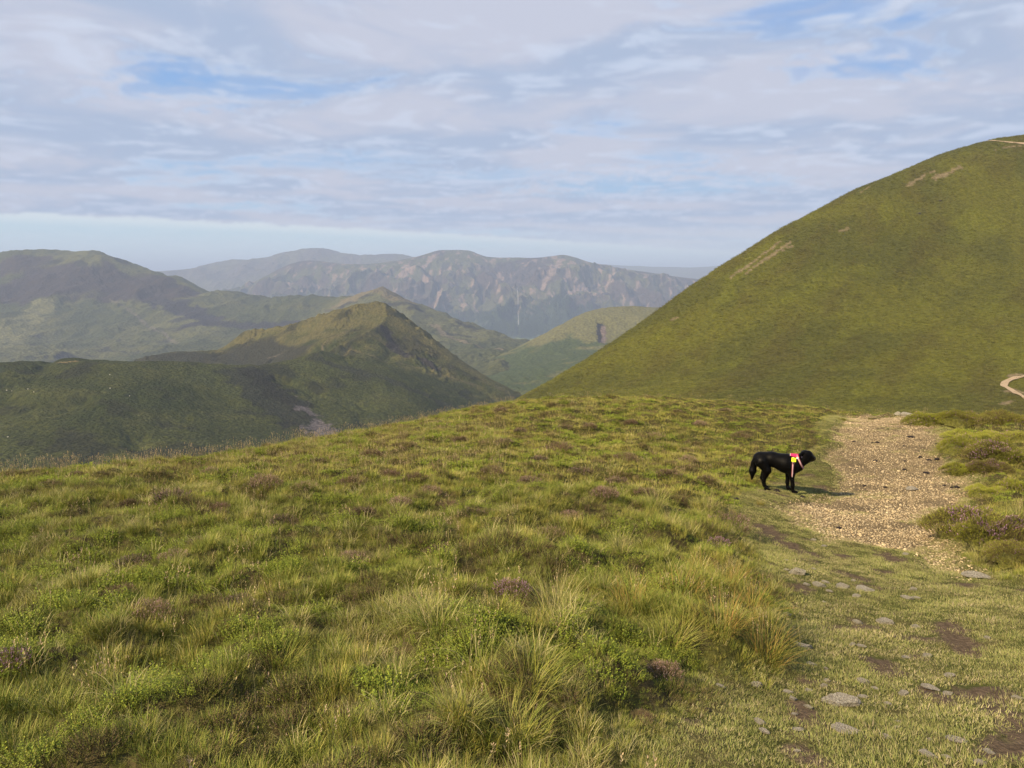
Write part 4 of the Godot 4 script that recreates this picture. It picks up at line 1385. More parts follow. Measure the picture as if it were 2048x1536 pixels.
	var Z := Vector3(0, 0, 1)
	var X := Vector3(1, 0, 0)
	obj("back_panel", band(torso, V.call(0.262, 0.43, 0), Y, Z, Vector3(0.97, -0.24, 0).normalized(), 0.165, -0.58, 0.58, 0.009, Color.WHITE, 20, 8), pink, dog)
	for e in [-1, 1]:
		obj("panel_trim", band(torso, V.call(0.262, 0.43, 0) + Vector3(0.96, -0.28, 0).normalized() * 0.08 * e, Y, Z, Vector3(0.96, -0.28, 0).normalized(), 0.009, -0.60, 0.60, 0.0105, Color.WHITE, 20, 2), pale, dog)
	obj("girth_strap", band(torso, V.call(0.228, 0.40, 0), Y, Z, Vector3(1, 0.06, 0).normalized(), 0.026, 0.5, TAU - 0.5, 0.008, Color.WHITE, 60, 3), webbing, dog)
	obj("girth_stripe", band(torso, V.call(0.228, 0.40, 0), Y, Z, X, 0.008, 0.52, TAU - 0.52, 0.0105, Color.WHITE, 60, 2), pale, dog)
	var e1 := Vector3(0.46, -0.89, 0).normalized()
	var across := Vector3(0.89, 0.46, 0).normalized()
	obj("chest_strap", band(torso, V.call(0.325, 0.455, 0), e1, Z, across, 0.024, 0.0, TAU, 0.008, Color.WHITE, 60, 3), webbing, dog)
	obj("chest_stripe", band(torso, V.call(0.325, 0.455, 0), e1, Z, across, 0.007, 0.0, TAU, 0.0105, Color.WHITE, 60, 2), pale, dog)
	var lime := plain(Color(0.66, 0.72, 0.015), 0.6)
	for e in [-1, 1]:
		var side := obj("yellow_patch", band(torso, V.call(0.236, 0.41, 0), Y, Z, X, 0.062, 0.62 * e, 1.10 * e, 0.013, Color.WHITE, 14, 5), lime, dog)
		side.set_meta("label", "bright yellow patch on the pink harness")
		obj("buckle", band(torso, V.call(0.236, 0.41, 0), Y, Z, X, 0.034, 1.16 * e, 1.36 * e, 0.014, Color.WHITE, 6, 3), plain(Color(0.05, 0.02, 0.03), 0.4), dog)
		obj("white_highlight", band(torso, V.call(0.285, 0.41, 0), Y, Z, X, 0.034, 0.52 * e, 0.72 * e, 0.013, Color.WHITE, 6, 3), pale, dog)  # highlight on the harness, put in as a pale raised patch

func make_sheep() -> void:
	var wool := tinted(0.95)
	var fleece := Flesh.new([[Vector3(-0.3, 0.62, 0), 0.27, Vector3(0.3, 0.64, 0), 0.27]], 20.0).mesh(0.07, Color(0.62, 0.59, 0.52))
	var limbs := []
	for x in [-0.3, 0.3]:
		for z in [-0.13, 0.13]:
			limbs.append([Vector3(x, 0.5, z), 0.06, Vector3(x, 0.03, z), 0.035])
	var face := Flesh.new([[Vector3(0.52, 0.74, 0), 0.12, Vector3(0.66, 0.66, 0), 0.08], [Vector3(0.6, 0.72, 0.1), 0.03, Vector3(0.56, 0.74, 0.17), 0.02], [Vector3(0.6, 0.72, -0.1), 0.03, Vector3(0.56, 0.74, -0.17), 0.02]], 30.0).mesh(0.04, Color(0.5, 0.47, 0.42))
	var places := [Vector2(-462.95, -695.50), Vector2(-458.89, -696.29), Vector2(-444.20, -696.81), Vector2(-434.69, -689.98), Vector2(-396.24, -750.11), Vector2(-375.37, -709.41), Vector2(-352.27, -698.65), Vector2(-390.90, -583.38)]
	var talk := ["white sheep nearest the left edge on the dark ridge", "white sheep just right of the leftmost sheep", "white sheep in the middle of the left group on the ridge", "white sheep lowest of the left group on the ridge", "white sheep highest on the ridge, right group", "white sheep below the highest one on the ridge", "white sheep farthest right and low on the dark ridge", "white sheep standing apart near the meadow's edge at far left"]
	for k in places.size():
		var q: Vector2 = places[k]
		var o := base("sheep", Vector3(q.x, hill_height("B", q.x, q.y) - 0.01, q.y), k * 1.9)
		obj("fleece", fleece, wool, o)
		obj("head", face, wool, o)
		for l in limbs:
			obj("leg", Flesh.new([l], 30.0).mesh(0.04, Color(0.45, 0.42, 0.38)), wool, o)
		tag(o, talk[k], "sheep", "sheep grazing on the ridge")

# ---------------------------------------------------------------- far woods
func spruce(layers: int, tall: float, wide: float, col: Color) -> ArrayMesh:
	var t := Tris.new()
	for k in layers:
		var y0 := tall * (0.08 + 0.8 * k / layers)
		var y1 := minf(tall, y0 + tall * 1.5 / layers)
		var r := wide * (1.0 - 0.85 * float(k) / layers)
		var n := 7
		for j in n:
			var a := TAU * (j + 0.5 * (k % 2)) / n
			var b := TAU * (j + 1 + 0.5 * (k % 2)) / n
			var rr := r * rf(0.7, 1.15)
			var p := Vector3(cos(a) * rr, y0 - tall * rf(0.0, 0.05), sin(a) * rr)
			var q := Vector3(cos(b) * r * 0.75, y0, sin(b) * r * 0.75)
			var nn := Vector3(cos((a + b) / 2), 0.5, sin((a + b) / 2)).normalized()
			var c := col * rf(0.8, 1.2)
			var i := t.add(Vector3(0, y1, 0), nn, c)
			t.add(p, nn, c)
			t.add(q, nn, c)
			t.tri(i, i + 1, i + 2)
	return t.mesh()

func grow_woods() -> void:
	rng.seed = 31
	var m := tinted(0.9)
	var wood := base("woodland")
	tag(wood, "dark green conifer forest along the foot of the far mountains", "forest", "", "stuff")
	var shapes := [spruce(5, 17.0, 4.2, Color(0.030, 0.050, 0.024)), spruce(4, 13.0, 5.2, Color(0.042, 0.066, 0.026)), spruce(5, 19.0, 3.8, Color(0.026, 0.042, 0.024))]
	var lists := [[[], []], [[], []], [[], []]]
	for k in 42000:
		var d := rf(5150.0, 5950.0)
		var x := rf(-0.20, 0.26) * d
		var z := -d
		var edge := n_a.get_noise_2d(x / 420.0, z / 420.0)
		if d > 5620.0 + 280.0 * edge + 130.0 * ss(-0.05, 0.15, x / d) or edge < -0.42 or absf(x / d - 0.008) < 0.0022:
			continue
		var y := hill_height("E", x, z)
		var j := rng.randi() % 3
		var tone := rf(0.8, 1.2)
		lists[j][0].append(stand(x, y - 0.5, z, rf(0.7, 1.2), 0.02))
		lists[j][1].append(Color(tone, tone, tone))
	for j in 3:
		multi("conifer", wood, shapes[j], m, lists[j][0], lists[j][1])

func _ready() -> void:
	camera_and_light()
	print("sky ", Time.get_ticks_msec())
	# the setting, from far to near
	var sward := grain(101, 0.014, 0.5, 1.0)
	var meadow_grain := grain(103, 0.014, 0.62, 1.0)
	var lumps := grain(102, 0.02, 0.0, 1.0)
	var floor_v := []
	var floor_c := []
	for r in 25:
		var v := PackedVector3Array()
		var c := PackedColorArray()
		for k in 25:
			v.append(Vector3(-60000.0 + 5000.0 * k, -446.0, 60000.0 - 5000.0 * r))
			c.append(Color(0.13, 0.14, 0.06))
		floor_v.append(v)
		floor_c.append(c)
	tag(obj("lowland", grid_mesh(25, 25, floor_v, floor_c), land(900.0, sward, lumps, 0.0)), "low country reaching to the horizon behind the hills", "", "", "structure")
	make_hill("F", "far_hills", "faintest hills on the horizon behind the far mountains", [684.8, 99.9, -14000.0, 719.1, -45.2, -14700.0, 1585.8, 108.8, -14000.0, 1665.0, -35.9, -14700.0, 2127.1, 73.1, -14000.0, 2233.5, -73.3, -14700.0, 2668.9, 37.5, -14000.0, 2802.4, -110.7, -14700.0, 3097.5, 37.2, -13900.0, 3253.5, -111.0, -14600.0, 3365.1, 63.8, -13900.0, 3534.6, -83.1, -14600.0, 3542.5, 108.0, -13900.0, 3720.9, -36.6, -14600.0, 3722.1, 90.3, -13900.0, 3909.5, -55.2, -14600.0, 4262.9, 1.8, -13900.0, 4477.5, -148.2, -14600.0, 563.6, -71.6, -11500.0, 2047.8, -108.4, -11500.0, 3531.7, -108.4, -11500.0], [0.02, 0.32, 11000.0, 15500.0], 150, 50, land(900.0, sward, lumps, 0.0))
	make_hill("G", "mountain", "hazy highest mountain at the back left of the far range", [-4644.2, -87.3, -9300.0, -4893.8, -242.1, -9800.0, -4279.8, -22.0, -9300.0, -4509.9, -173.3, -9800.0, -4119.3, 19.6, -9350.0, -4339.6, -129.4, -9850.0, -3776.0, 55.6, -9400.0, -3976.8, -91.5, -9900.0, -3590.8, 121.4, -9400.0, -3781.8, -22.3, -9900.0, -3304.2, 158.0, -9450.0, -3479.0, 16.3, -9950.0, -2999.7, 176.0, -9450.0, -3158.4, 35.2, -9950.0, -2830.1, 231.1, -9500.0, -2979.0, 93.2, -10000.0, -2645.9, 261.2, -9500.0, -2785.1, 124.8, -10000.0, -2461.8, 291.2, -9500.0, -2591.4, 156.4, -10000.0, -2279.0, 291.2, -9500.0, -2399.0, 156.4, -10000.0, -2037.3, 225.1, -9500.0, -2144.6, 86.8, -10000.0, -1733.0, 201.0, -9500.0, -1824.2, 61.5, -10000.0, -1549.4, 225.1, -9500.0, -1630.9, 86.8, -10000.0, -1366.5, 219.1, -9500.0, -1438.4, 80.5, -10000.0, -1184.1, 182.9, -9500.0, -1246.5, 42.5, -10000.0, -757.2, 152.8, -9500.0, -797.1, 10.8, -10000.0, -3766.4, -159.4, -8400.0, -3149.3, -106.9, -8500.0, -2572.2, -25.7, -8600.0, -1906.9, -25.7, -8600.0, -1130.9, -25.7, -8600.0, -3074.0, -315.2, -7600.0, -1596.1, -315.2, -7600.0], [-0.56, -0.02, 7600.0, 10600.0], 330, 110, land(700.0, sward, lumps, 900.0))
	make_hill("E", "mountain", "long rocky far range with pink screes and a forest at its foot", [-2609.5, -241.5, -6900.0, -2768.3, -386.3, -7320.0, -2369.2, -119.1, -7000.0, -2511.3, -256.4, -7420.0, -2199.0, -11.8, -7050.0, -2330.1, -142.6, -7470.0, -2028.0, 74.0, -7100.0, -2148.0, -51.7, -7520.0, -1857.0, 110.9, -7150.0, -1966.0, -12.7, -7570.0, -1685.7, 84.2, -7200.0, -1784.1, -41.0, -7620.0, -1511.6, 61.7, -7250.0, -1599.2, -64.8, -7670.0, -1231.5, 70.9, -7250.0, -1302.8, -55.0, -7670.0, -897.7, 125.3, -7200.0, -950.1, 2.6, -7620.0, -799.3, 142.6, -7150.0, -846.2, 20.9, -7570.0, -701.7, 191.1, -7100.0, -743.2, 72.3, -7520.0, -564.9, 200.1, -7100.0, -598.3, 81.8, -7520.0, -382.7, 195.6, -7100.0, -405.4, 77.1, -7520.0, -269.0, 155.1, -7100.0, -285.0, 34.2, -7520.0, -110.3, 133.5, -7150.0, -116.7, 11.3, -7570.0, 73.5, 133.5, -7150.0, 77.8, 11.3, -7570.0, 278.3, 128.1, -7100.0, 294.8, 5.6, -7520.0, 389.4, 149.6, -7050.0, 412.6, 28.4, -7470.0, 476.5, 157.4, -7000.0, 505.1, 36.8, -7420.0, 566.7, 135.2, -7000.0, 600.7, 13.2, -7420.0, 702.3, 90.8, -7000.0, 744.4, -33.9, -7420.0, 837.9, 59.6, -7000.0, 888.1, -66.9, -7420.0, 1154.3, 10.6, -7000.0, 1223.6, -118.8, -7420.0, 1426.1, -29.6, -7000.0, 1511.7, -161.4, -7420.0, 1788.4, -65.3, -7000.0, 1895.8, -199.4, -7420.0, 2241.3, -92.2, -7000.0, 2375.8, -227.8, -7420.0, -2056.2, -220.4, -6300.0, -1565.2, -179.8, -6300.0, -1148.4, -178.4, -6250.0, -830.0, -99.0, -6300.0, -508.5, -99.8, -6350.0, -100.7, -68.9, -6500.0, 274.5, -39.5, -6450.0, 639.7, -99.8, -6350.0, 1125.0, -179.8, -6300.0, 1615.6, -220.4, -6300.0, -1719.1, -346.6, -5700.0, -969.5, -343.6, -5650.0, -459.0, -309.7, -5700.0, 59.2, -272.8, -5700.0, 577.2, -291.2, -5700.0, 1207.8, -346.6, -5700.0, -766.7, -428.5, -5250.0, 53.7, -433.8, -5150.0, 766.0, -417.6, -5200.0, 1443.9, -417.6, -5200.0], [-0.42, 0.36, 4950.0, 7900.0], 620, 250, land(500.0, sward, lumps, 700.0), [[PackedVector2Array([Vector2(40.1, -5120.9), Vector2(119.9, -5104.0), Vector2(193.3, -5107.9)]), 22, Color(0.19, 0.24, 0.07), 0.5, 40], [PackedVector2Array([Vector2(-576.0, -6185.9), Vector2(-561.2, -5930.4), Vector2(-571.5, -5714.5)]), 22, Color(0.30, 0.225, 0.185), 0.9, 60], [PackedVector2Array([Vector2(-860.6, -6548.0), Vector2(-972.2, -6439.5)]), 40, Color(0.27, 0.20, 0.165), 0.9, 120], [PackedVector2Array([Vector2(-678.7, -6860.8), Vector2(-747.5, -6676.8), Vector2(-835.3, -6512.9)]), 30, Color(0.28, 0.21, 0.175), 0.9, 90], [PackedVector2Array([Vector2(441.0, -6792.5), Vector2(322.4, -6587.7), Vector2(192.0, -6472.6)]), 38, Color(0.28, 0.21, 0.175), 0.9, 90], [PackedVector2Array([Vector2(404.2, -6535.7), Vector2(220.5, -6087.1)]), 30, Color(0.28, 0.21, 0.175), 1.1, 70], [PackedVector2Array([Vector2(457.7, -6098.1), Vector2(567.9, -6231.4), Vector2(648.2, -6029.9)]), 26, Color(0.31, 0.235, 0.20), 1.2, 50], [PackedVector2Array([Vector2(873.3, -6746.3), Vector2(862.7, -6557.8)]), 14, Color(0.32, 0.25, 0.20), 0.7, 40], [PackedVector2Array([Vector2(-524.0, -6559.1), Vector2(-456.8, -6313.3), Vector2(-426.4, -6040.9)]), 14, Color(0.06, 0.055, 0.055), 0.7, 60], [PackedVector2Array([Vector2(-589.8, -6588.3), Vector2(-588.5, -6328.3)]), 12, Color(0.06, 0.055, 0.055), 0.7, 60]])
	make_hill("D", "fell", "green fell beyond the valley mouth with a dark landslip gully", [755.2, -84.7, -2450.0, 807.6, -145.7, -2620.0, 585.4, -110.8, -2400.0, 626.8, -173.8, -2570.0, 405.8, -122.2, -2350.0, 435.2, -186.1, -2520.0, 295.2, -117.6, -2320.0, 316.8, -181.3, -2490.0, 231.9, -120.5, -2290.0, 249.2, -184.5, -2460.0, 153.1, -145.6, -2220.0, 164.8, -211.8, -2390.0, 78.5, -180.1, -2150.0, 84.7, -249.5, -2320.0, 21.7, -197.4, -2080.0, 23.5, -268.6, -2250.0, -31.6, -217.1, -2010.0, -34.2, -290.6, -2180.0, -68.7, -228.6, -1940.0, 287.5, -168.3, -1950.0, 152.4, -183.9, -1850.0, 66.0, -202.5, -1800.0, -4.7, -217.9, -1780.0, -24.6, -208.3, -1560.0, 35.5, -198.2, -1500.0, 122.3, -183.8, -1480.0, 222.0, -168.5, -1500.0, -21.3, -200.6, -1350.0, 30.8, -199.2, -1300.0, 144.9, -189.8, -1250.0, 345.4, -175.6, -1400.0], [-0.06, 0.36, 1220.0, 2700.0], 300, 170, land(160.0, sward, lumps, 200.0), [[PackedVector2Array([Vector2(235.3, -2054.5), Vector2(227.2, -2004.5), Vector2(226.4, -1949.5), Vector2(222.0, -1899.2)]), 9, Color(0.04, 0.04, 0.045), 0.8, 25], [PackedVector2Array([Vector2(241.3, -2036.6), Vector2(236.4, -1969.7), Vector2(227.0, -1899.2)]), 7, Color(0.24, 0.19, 0.17), 0.9, 25], [PackedVector2Array([Vector2(-27.6, -1751.0), Vector2(59.6, -1623.0), Vector2(167.1, -1748.9)]), 5, Color(0.05, 0.08, 0.035), 0.8, 40]])
	make_hill("C", "fell", "broad fell on the left with dark crags and gullies", [-3320.7, 51.3, -3900.0, -3542.1, -15.4, -4160.0, -2498.5, 91.0, -3800.0, -2669.4, 27.1, -4060.0, -2278.0, 102.0, -3760.0, -2435.5, 38.9, -4020.0, -2027.6, 105.0, -3700.0, -2170.0, 42.3, -3960.0, -1946.7, 92.8, -3680.0, -2084.2, 29.3, -3940.0, -1844.5, 59.9, -3660.0, -1975.5, -6.0, -3920.0, -1743.5, 20.2, -3640.0, -1868.1, -48.5, -3900.0, -1620.3, -23.8, -3620.0, -1736.7, -95.6, -3880.0, -1451.5, -69.7, -3600.0, -1556.3, -144.9, -3860.0, -1322.1, -100.9, -3560.0, -1418.6, -178.4, -3820.0, -1194.1, -115.6, -3520.0, -1282.3, -194.3, -3780.0, -1039.7, -120.3, -3460.0, -1117.8, -199.5, -3720.0, -884.1, -113.1, -3380.0, -952.1, -192.0, -3640.0, -725.8, -98.6, -3260.0, -783.6, -176.6, -3520.0, -575.1, -88.5, -3130.0, -622.9, -166.0, -3390.0, -470.1, -87.9, -3040.0, -510.3, -165.5, -3300.0, -404.6, -98.0, -2990.0, -439.7, -176.6, -3250.0, -331.5, -113.3, -2940.0, -360.8, -193.5, -3200.0, -231.8, -148.2, -2880.0, -252.8, -231.7, -3140.0, -135.7, -185.3, -2820.0, -148.3, -272.6, -3080.0, -43.2, -217.3, -2760.0, -47.2, -307.9, -3020.0, 28.2, -240.8, -2700.0, 30.9, -334.1, -2960.0, -2213.2, -30.4, -3350.0, -1830.4, -166.4, -2750.0, -1573.7, -241.7, -2350.0, -1782.9, -109.4, -3150.0, -1484.0, -242.0, -2600.0, -1456.1, -147.6, -3100.0, -1229.3, -242.0, -2600.0, -1158.2, -178.6, -2950.0, -937.1, -232.6, -2500.0, -812.3, -159.5, -2950.0, -677.8, -211.9, -2450.0, -430.6, -109.4, -2840.0, -488.9, -130.8, -2750.0, -338.4, -170.7, -2550.0, -190.1, -203.2, -2350.0, -87.1, -227.4, -2080.0, -53.4, -226.5, -1850.0, -138.6, -236.1, -1700.0, -404.7, -264.1, -1900.0, -2077.1, -239.0, -2400.0, 57.7, -244.0, -2450.0], [-0.82, 0.08, 1500.0, 4300.0], 560, 260, land(240.0, sward, lumps, 320.0), [[PackedVector2Array([Vector2(-2014.5, -3164.3), Vector2(-1978.2, -3318.4), Vector2(-1779.8, -3347.8), Vector2(-1517.7, -3335.2)]), 170, Color(0.066, 0.052, 0.050), 0.7, 180], [PackedVector2Array([Vector2(-2254.4, -3417.1), Vector2(-2178.7, -3476.6)]), 110, Color(0.07, 0.055, 0.052), 0.6, 150], [PackedVector2Array([Vector2(-1443.3, -3162.9), Vector2(-1281.2, -3064.9), Vector2(-1158.2, -2950.1)]), 60, Color(0.05, 0.045, 0.045), 1.0, 90], [PackedVector2Array([Vector2(-1197.6, -2856.9), Vector2(-1015.4, -2868.8), Vector2(-833.0, -2886.3)]), 50, Color(0.05, 0.046, 0.042), 1.2, 80], [PackedVector2Array([Vector2(-1653.7, -3176.2), Vector2(-1366.5, -2901.1), Vector2(-1115.3, -2572.0)]), 7, Color(0.17, 0.16, 0.11), 1.3, 60], [PackedVector2Array([Vector2(-279.6, -2623.1), Vector2(-93.1, -2225.4), Vector2(-34.7, -2212.1)]), 14, Color(0.21, 0.18, 0.11), 0.8, 60], [PackedVector2Array([Vector2(-622.2, -2965.5), Vector2(-476.0, -3015.2), Vector2(-427.3, -2947.3)]), 70, Color(0.20, 0.17, 0.085), 0.7, 120], [PackedVector2Array([Vector2(-1655.3, -2475.3), Vector2(-1743.4, -2723.2), Vector2(-1851.7, -3058.6)]), 50, Color(0.20, 0.20, 0.085), 0.8, 120]])
	knoll = PackedVector2Array([Vector2(-453.7, -1303.6), Vector2(-386.2, -1277.9), Vector2(-305.1, -1255.0), Vector2(-256.0, -1256.3), Vector2(-208.5, -1265.8), Vector2(-197.9, -1222.7), Vector2(-202.0, -1174.7), Vector2(-219.6, -1106.2), Vector2(-244.6, -1087.2), Vector2(-237.5, -944.9)])
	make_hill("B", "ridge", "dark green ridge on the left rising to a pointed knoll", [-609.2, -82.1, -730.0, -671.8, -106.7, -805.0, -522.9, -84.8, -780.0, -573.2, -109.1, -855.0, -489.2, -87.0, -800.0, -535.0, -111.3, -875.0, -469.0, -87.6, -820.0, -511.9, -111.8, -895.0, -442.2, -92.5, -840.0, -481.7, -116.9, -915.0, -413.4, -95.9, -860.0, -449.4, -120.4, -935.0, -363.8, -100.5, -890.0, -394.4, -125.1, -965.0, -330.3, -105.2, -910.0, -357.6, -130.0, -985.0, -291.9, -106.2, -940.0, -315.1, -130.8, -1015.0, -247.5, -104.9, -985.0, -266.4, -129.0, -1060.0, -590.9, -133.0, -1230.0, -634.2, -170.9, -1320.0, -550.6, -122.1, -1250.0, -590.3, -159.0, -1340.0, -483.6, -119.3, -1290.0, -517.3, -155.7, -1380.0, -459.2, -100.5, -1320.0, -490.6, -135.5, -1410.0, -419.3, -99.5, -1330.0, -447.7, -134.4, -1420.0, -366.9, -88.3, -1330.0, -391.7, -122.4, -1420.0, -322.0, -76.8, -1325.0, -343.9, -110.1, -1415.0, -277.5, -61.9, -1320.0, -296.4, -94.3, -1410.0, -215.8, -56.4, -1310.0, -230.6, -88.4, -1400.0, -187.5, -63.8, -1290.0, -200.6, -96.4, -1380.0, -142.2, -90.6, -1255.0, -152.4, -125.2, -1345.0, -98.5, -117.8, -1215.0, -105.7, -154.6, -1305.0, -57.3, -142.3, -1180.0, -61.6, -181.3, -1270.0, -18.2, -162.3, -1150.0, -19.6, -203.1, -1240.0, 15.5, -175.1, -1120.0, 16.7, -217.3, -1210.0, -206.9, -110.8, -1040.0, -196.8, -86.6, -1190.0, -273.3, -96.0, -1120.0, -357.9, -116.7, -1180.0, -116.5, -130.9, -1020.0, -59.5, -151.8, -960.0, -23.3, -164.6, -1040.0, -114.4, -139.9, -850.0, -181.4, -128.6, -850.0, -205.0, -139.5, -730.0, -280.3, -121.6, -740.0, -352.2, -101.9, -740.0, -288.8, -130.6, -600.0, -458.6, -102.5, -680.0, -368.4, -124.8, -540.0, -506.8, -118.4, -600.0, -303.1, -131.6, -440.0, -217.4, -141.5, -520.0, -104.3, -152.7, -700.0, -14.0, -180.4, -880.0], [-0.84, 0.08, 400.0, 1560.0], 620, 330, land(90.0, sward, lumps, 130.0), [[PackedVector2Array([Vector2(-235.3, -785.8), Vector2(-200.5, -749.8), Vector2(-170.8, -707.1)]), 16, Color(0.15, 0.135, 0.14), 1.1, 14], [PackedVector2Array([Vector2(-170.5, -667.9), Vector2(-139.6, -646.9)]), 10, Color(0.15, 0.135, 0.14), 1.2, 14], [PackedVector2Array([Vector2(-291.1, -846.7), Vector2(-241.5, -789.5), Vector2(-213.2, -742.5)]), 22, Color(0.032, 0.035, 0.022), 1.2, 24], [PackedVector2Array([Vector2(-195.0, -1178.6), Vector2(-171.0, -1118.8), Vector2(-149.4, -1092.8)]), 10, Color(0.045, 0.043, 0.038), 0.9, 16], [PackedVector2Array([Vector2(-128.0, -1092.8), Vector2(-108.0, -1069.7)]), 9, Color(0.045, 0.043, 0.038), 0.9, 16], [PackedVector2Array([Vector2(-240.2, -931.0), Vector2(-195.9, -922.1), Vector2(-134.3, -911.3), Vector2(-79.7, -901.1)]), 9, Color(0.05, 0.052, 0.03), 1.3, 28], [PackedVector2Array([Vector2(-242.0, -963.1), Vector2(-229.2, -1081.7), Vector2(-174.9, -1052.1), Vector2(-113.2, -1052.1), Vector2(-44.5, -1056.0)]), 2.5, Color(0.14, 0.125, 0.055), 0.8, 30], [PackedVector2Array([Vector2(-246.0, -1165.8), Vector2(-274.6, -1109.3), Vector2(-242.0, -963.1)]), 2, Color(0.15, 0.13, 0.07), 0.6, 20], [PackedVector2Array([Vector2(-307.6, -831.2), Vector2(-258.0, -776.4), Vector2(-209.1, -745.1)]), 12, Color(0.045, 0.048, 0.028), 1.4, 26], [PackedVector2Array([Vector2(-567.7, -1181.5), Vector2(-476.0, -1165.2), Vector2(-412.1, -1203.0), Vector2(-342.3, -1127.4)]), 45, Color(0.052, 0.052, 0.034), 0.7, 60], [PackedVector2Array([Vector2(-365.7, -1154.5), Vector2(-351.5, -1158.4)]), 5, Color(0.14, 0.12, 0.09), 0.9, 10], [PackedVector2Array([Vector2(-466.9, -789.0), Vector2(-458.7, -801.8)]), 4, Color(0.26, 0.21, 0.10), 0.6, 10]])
	make_hill("A", "hill", "large smooth sunlit green hill on the right", [415.8, 100.0, -520.0, 451.7, 95.5, -565.0, 334.6, 90.5, -520.0, 363.5, 85.2, -565.0, 312.9, 86.6, -515.0, 340.2, 81.0, -560.0, 290.9, 81.7, -510.0, 316.6, 75.8, -555.0, 266.4, 73.2, -505.0, 290.1, 66.6, -550.0, 242.3, 64.2, -500.0, 264.1, 56.9, -545.0, 216.3, 53.9, -490.0, 236.2, 45.7, -535.0, 191.2, 42.4, -480.0, 209.1, 33.3, -525.0, 166.9, 30.4, -470.0, 182.8, 20.2, -515.0, 141.7, 17.5, -455.0, 155.8, 6.1, -500.0, 117.8, 5.0, -440.0, 129.8, -7.7, -485.0, 99.4, -6.7, -432.0, 109.7, -20.5, -477.0, 78.3, -20.1, -422.0, 86.7, -35.4, -467.0, 58.0, -32.1, -412.0, 64.4, -48.8, -457.0, 38.4, -43.4, -402.0, 42.7, -61.5, -447.0, 19.6, -53.2, -392.0, 21.8, -72.5, -437.0, 4.1, -61.0, -384.0, 4.5, -81.4, -429.0, -13.4, -69.4, -374.0, -15.0, -91.0, -419.0, 103.7, -41.1, -232.0, 132.1, -40.3, -228.0, 154.3, -38.6, -228.0, 197.9, -37.5, -235.0, 64.0, -42.4, -258.0, 34.8, -48.7, -300.0, 12.9, -56.7, -350.0, 121.2, -30.7, -322.0, 63.4, -42.7, -350.0, 181.9, -11.1, -362.0, 240.6, 27.4, -430.0, 183.1, 13.3, -410.0, 262.8, 13.1, -400.0, 209.9, -19.7, -315.0, 118.7, -11.9, -385.0, 331.6, 13.2, -405.0, 67.4, -31.4, -150.0, 31.2, -35.9, -170.0, 107.3, -31.4, -150.0, -4.5, -63.9, -280.0, -32.9, -74.7, -300.0], [-0.10, 0.84, 140.0, 620.0], 620, 330, land(30.0, meadow_grain, lumps, 45.0), [[PackedVector2Array([Vector2(115.8, -409.8), Vector2(127.8, -417.4), Vector2(148.3, -431.8)]), 1.2, SCREE, 1.2, 7], [PackedVector2Array([Vector2(122.7, -408.6), Vector2(135.5, -416.7), Vector2(145.5, -423.2)]), 0.9, SCREE, 1.3, 7], [PackedVector2Array([Vector2(135.2, -415.7), Vector2(152.1, -426.8)]), 1.0, SCREE, 1.3, 7], [PackedVector2Array([Vector2(144.1, -418.9), Vector2(152.1, -422.9)]), 0.8, SCREE, 1.2, 6], [PackedVector2Array([Vector2(87.2, -426.4), Vector2(111.8, -438.3)]), 0.8, SCREE, 1.3, 8], [PackedVector2Array([Vector2(250.6, -467.7), Vector2(260.8, -470.7), Vector2(268.2, -473.7)]), 1.6, SCREE, 1.2, 7], [PackedVector2Array([Vector2(233.9, -466.3), Vector2(247.5, -473.5), Vector2(254.1, -474.9)]), 1.0, SCREE, 1.3, 7], [PackedVector2Array([Vector2(208.4, -471.6), Vector2(216.7, -477.3)]), 0.9, SCREE, 1.2, 7], [PackedVector2Array([Vector2(80.9, -390.1), Vector2(83.3, -390.7)]), 1.1, SCREE, 0.8, 6], [PackedVector2Array([Vector2(173.5, -265.2), Vector2(180.6, -265.4)]), 2, SCREE, 1.2, 5], [PackedVector2Array([Vector2(164.7, -248.5), Vector2(167.1, -244.6)]), 2.5, SCREE, 1.3, 4], [PackedVector2Array([Vector2(151.2, -233.3), Vector2(155.4, -235.1)]), 1.5, SCREE, 1.2, 5], [PackedVector2Array([Vector2(180.1, -429.6), Vector2(186.1, -430.8)]), 0.9, SCREE, 1, 6], [PackedVector2Array([Vector2(295.9, -486.2), Vector2(306.0, -488.0), Vector2(312.4, -488.4)]), 0.8, SCREE, 1.2, 7]])
	print("hills ", Time.get_ticks_msec())
	var trod := tinted(0.95)
	for t in [[PackedVector2Array([Vector2(153.6, -211.7), Vector2(160.1, -234.0), Vector2(163.9, -247.3), Vector2(165.0, -255.0), Vector2(169.5, -260.1), Vector2(174.3, -262.2), Vector2(185.2, -264.4)]), 1.9, "pale stony track bending on the lower right of the hill", 0.3], [PackedVector2Array([Vector2(301.9, -510.1), Vector2(305.8, -498.0), Vector2(315.7, -490.0), Vector2(332.9, -482.5)]), 2.6, "pale track along the top of the right hill", 0.3]]:
		tag(obj("track", ribbon("A", t[0], t[1], t[3], Color(0.34, 0.26, 0.175)), trod), t[2], "", "", "structure")
	tag(obj("stream", ribbon("E", PackedVector2Array([Vector2(89.7, -6308.8), Vector2(52.3, -6222.3), Vector2(39.4, -6091.6), Vector2(45.6, -5862.1), Vector2(43.6, -5594.2), Vector2(45.3, -5351.7)]), 3.0, 5.0, Color(0.4, 0.4, 0.4)), tinted(0.4)), "thin white waterfall high on the far range above the forest", "", "", "structure")
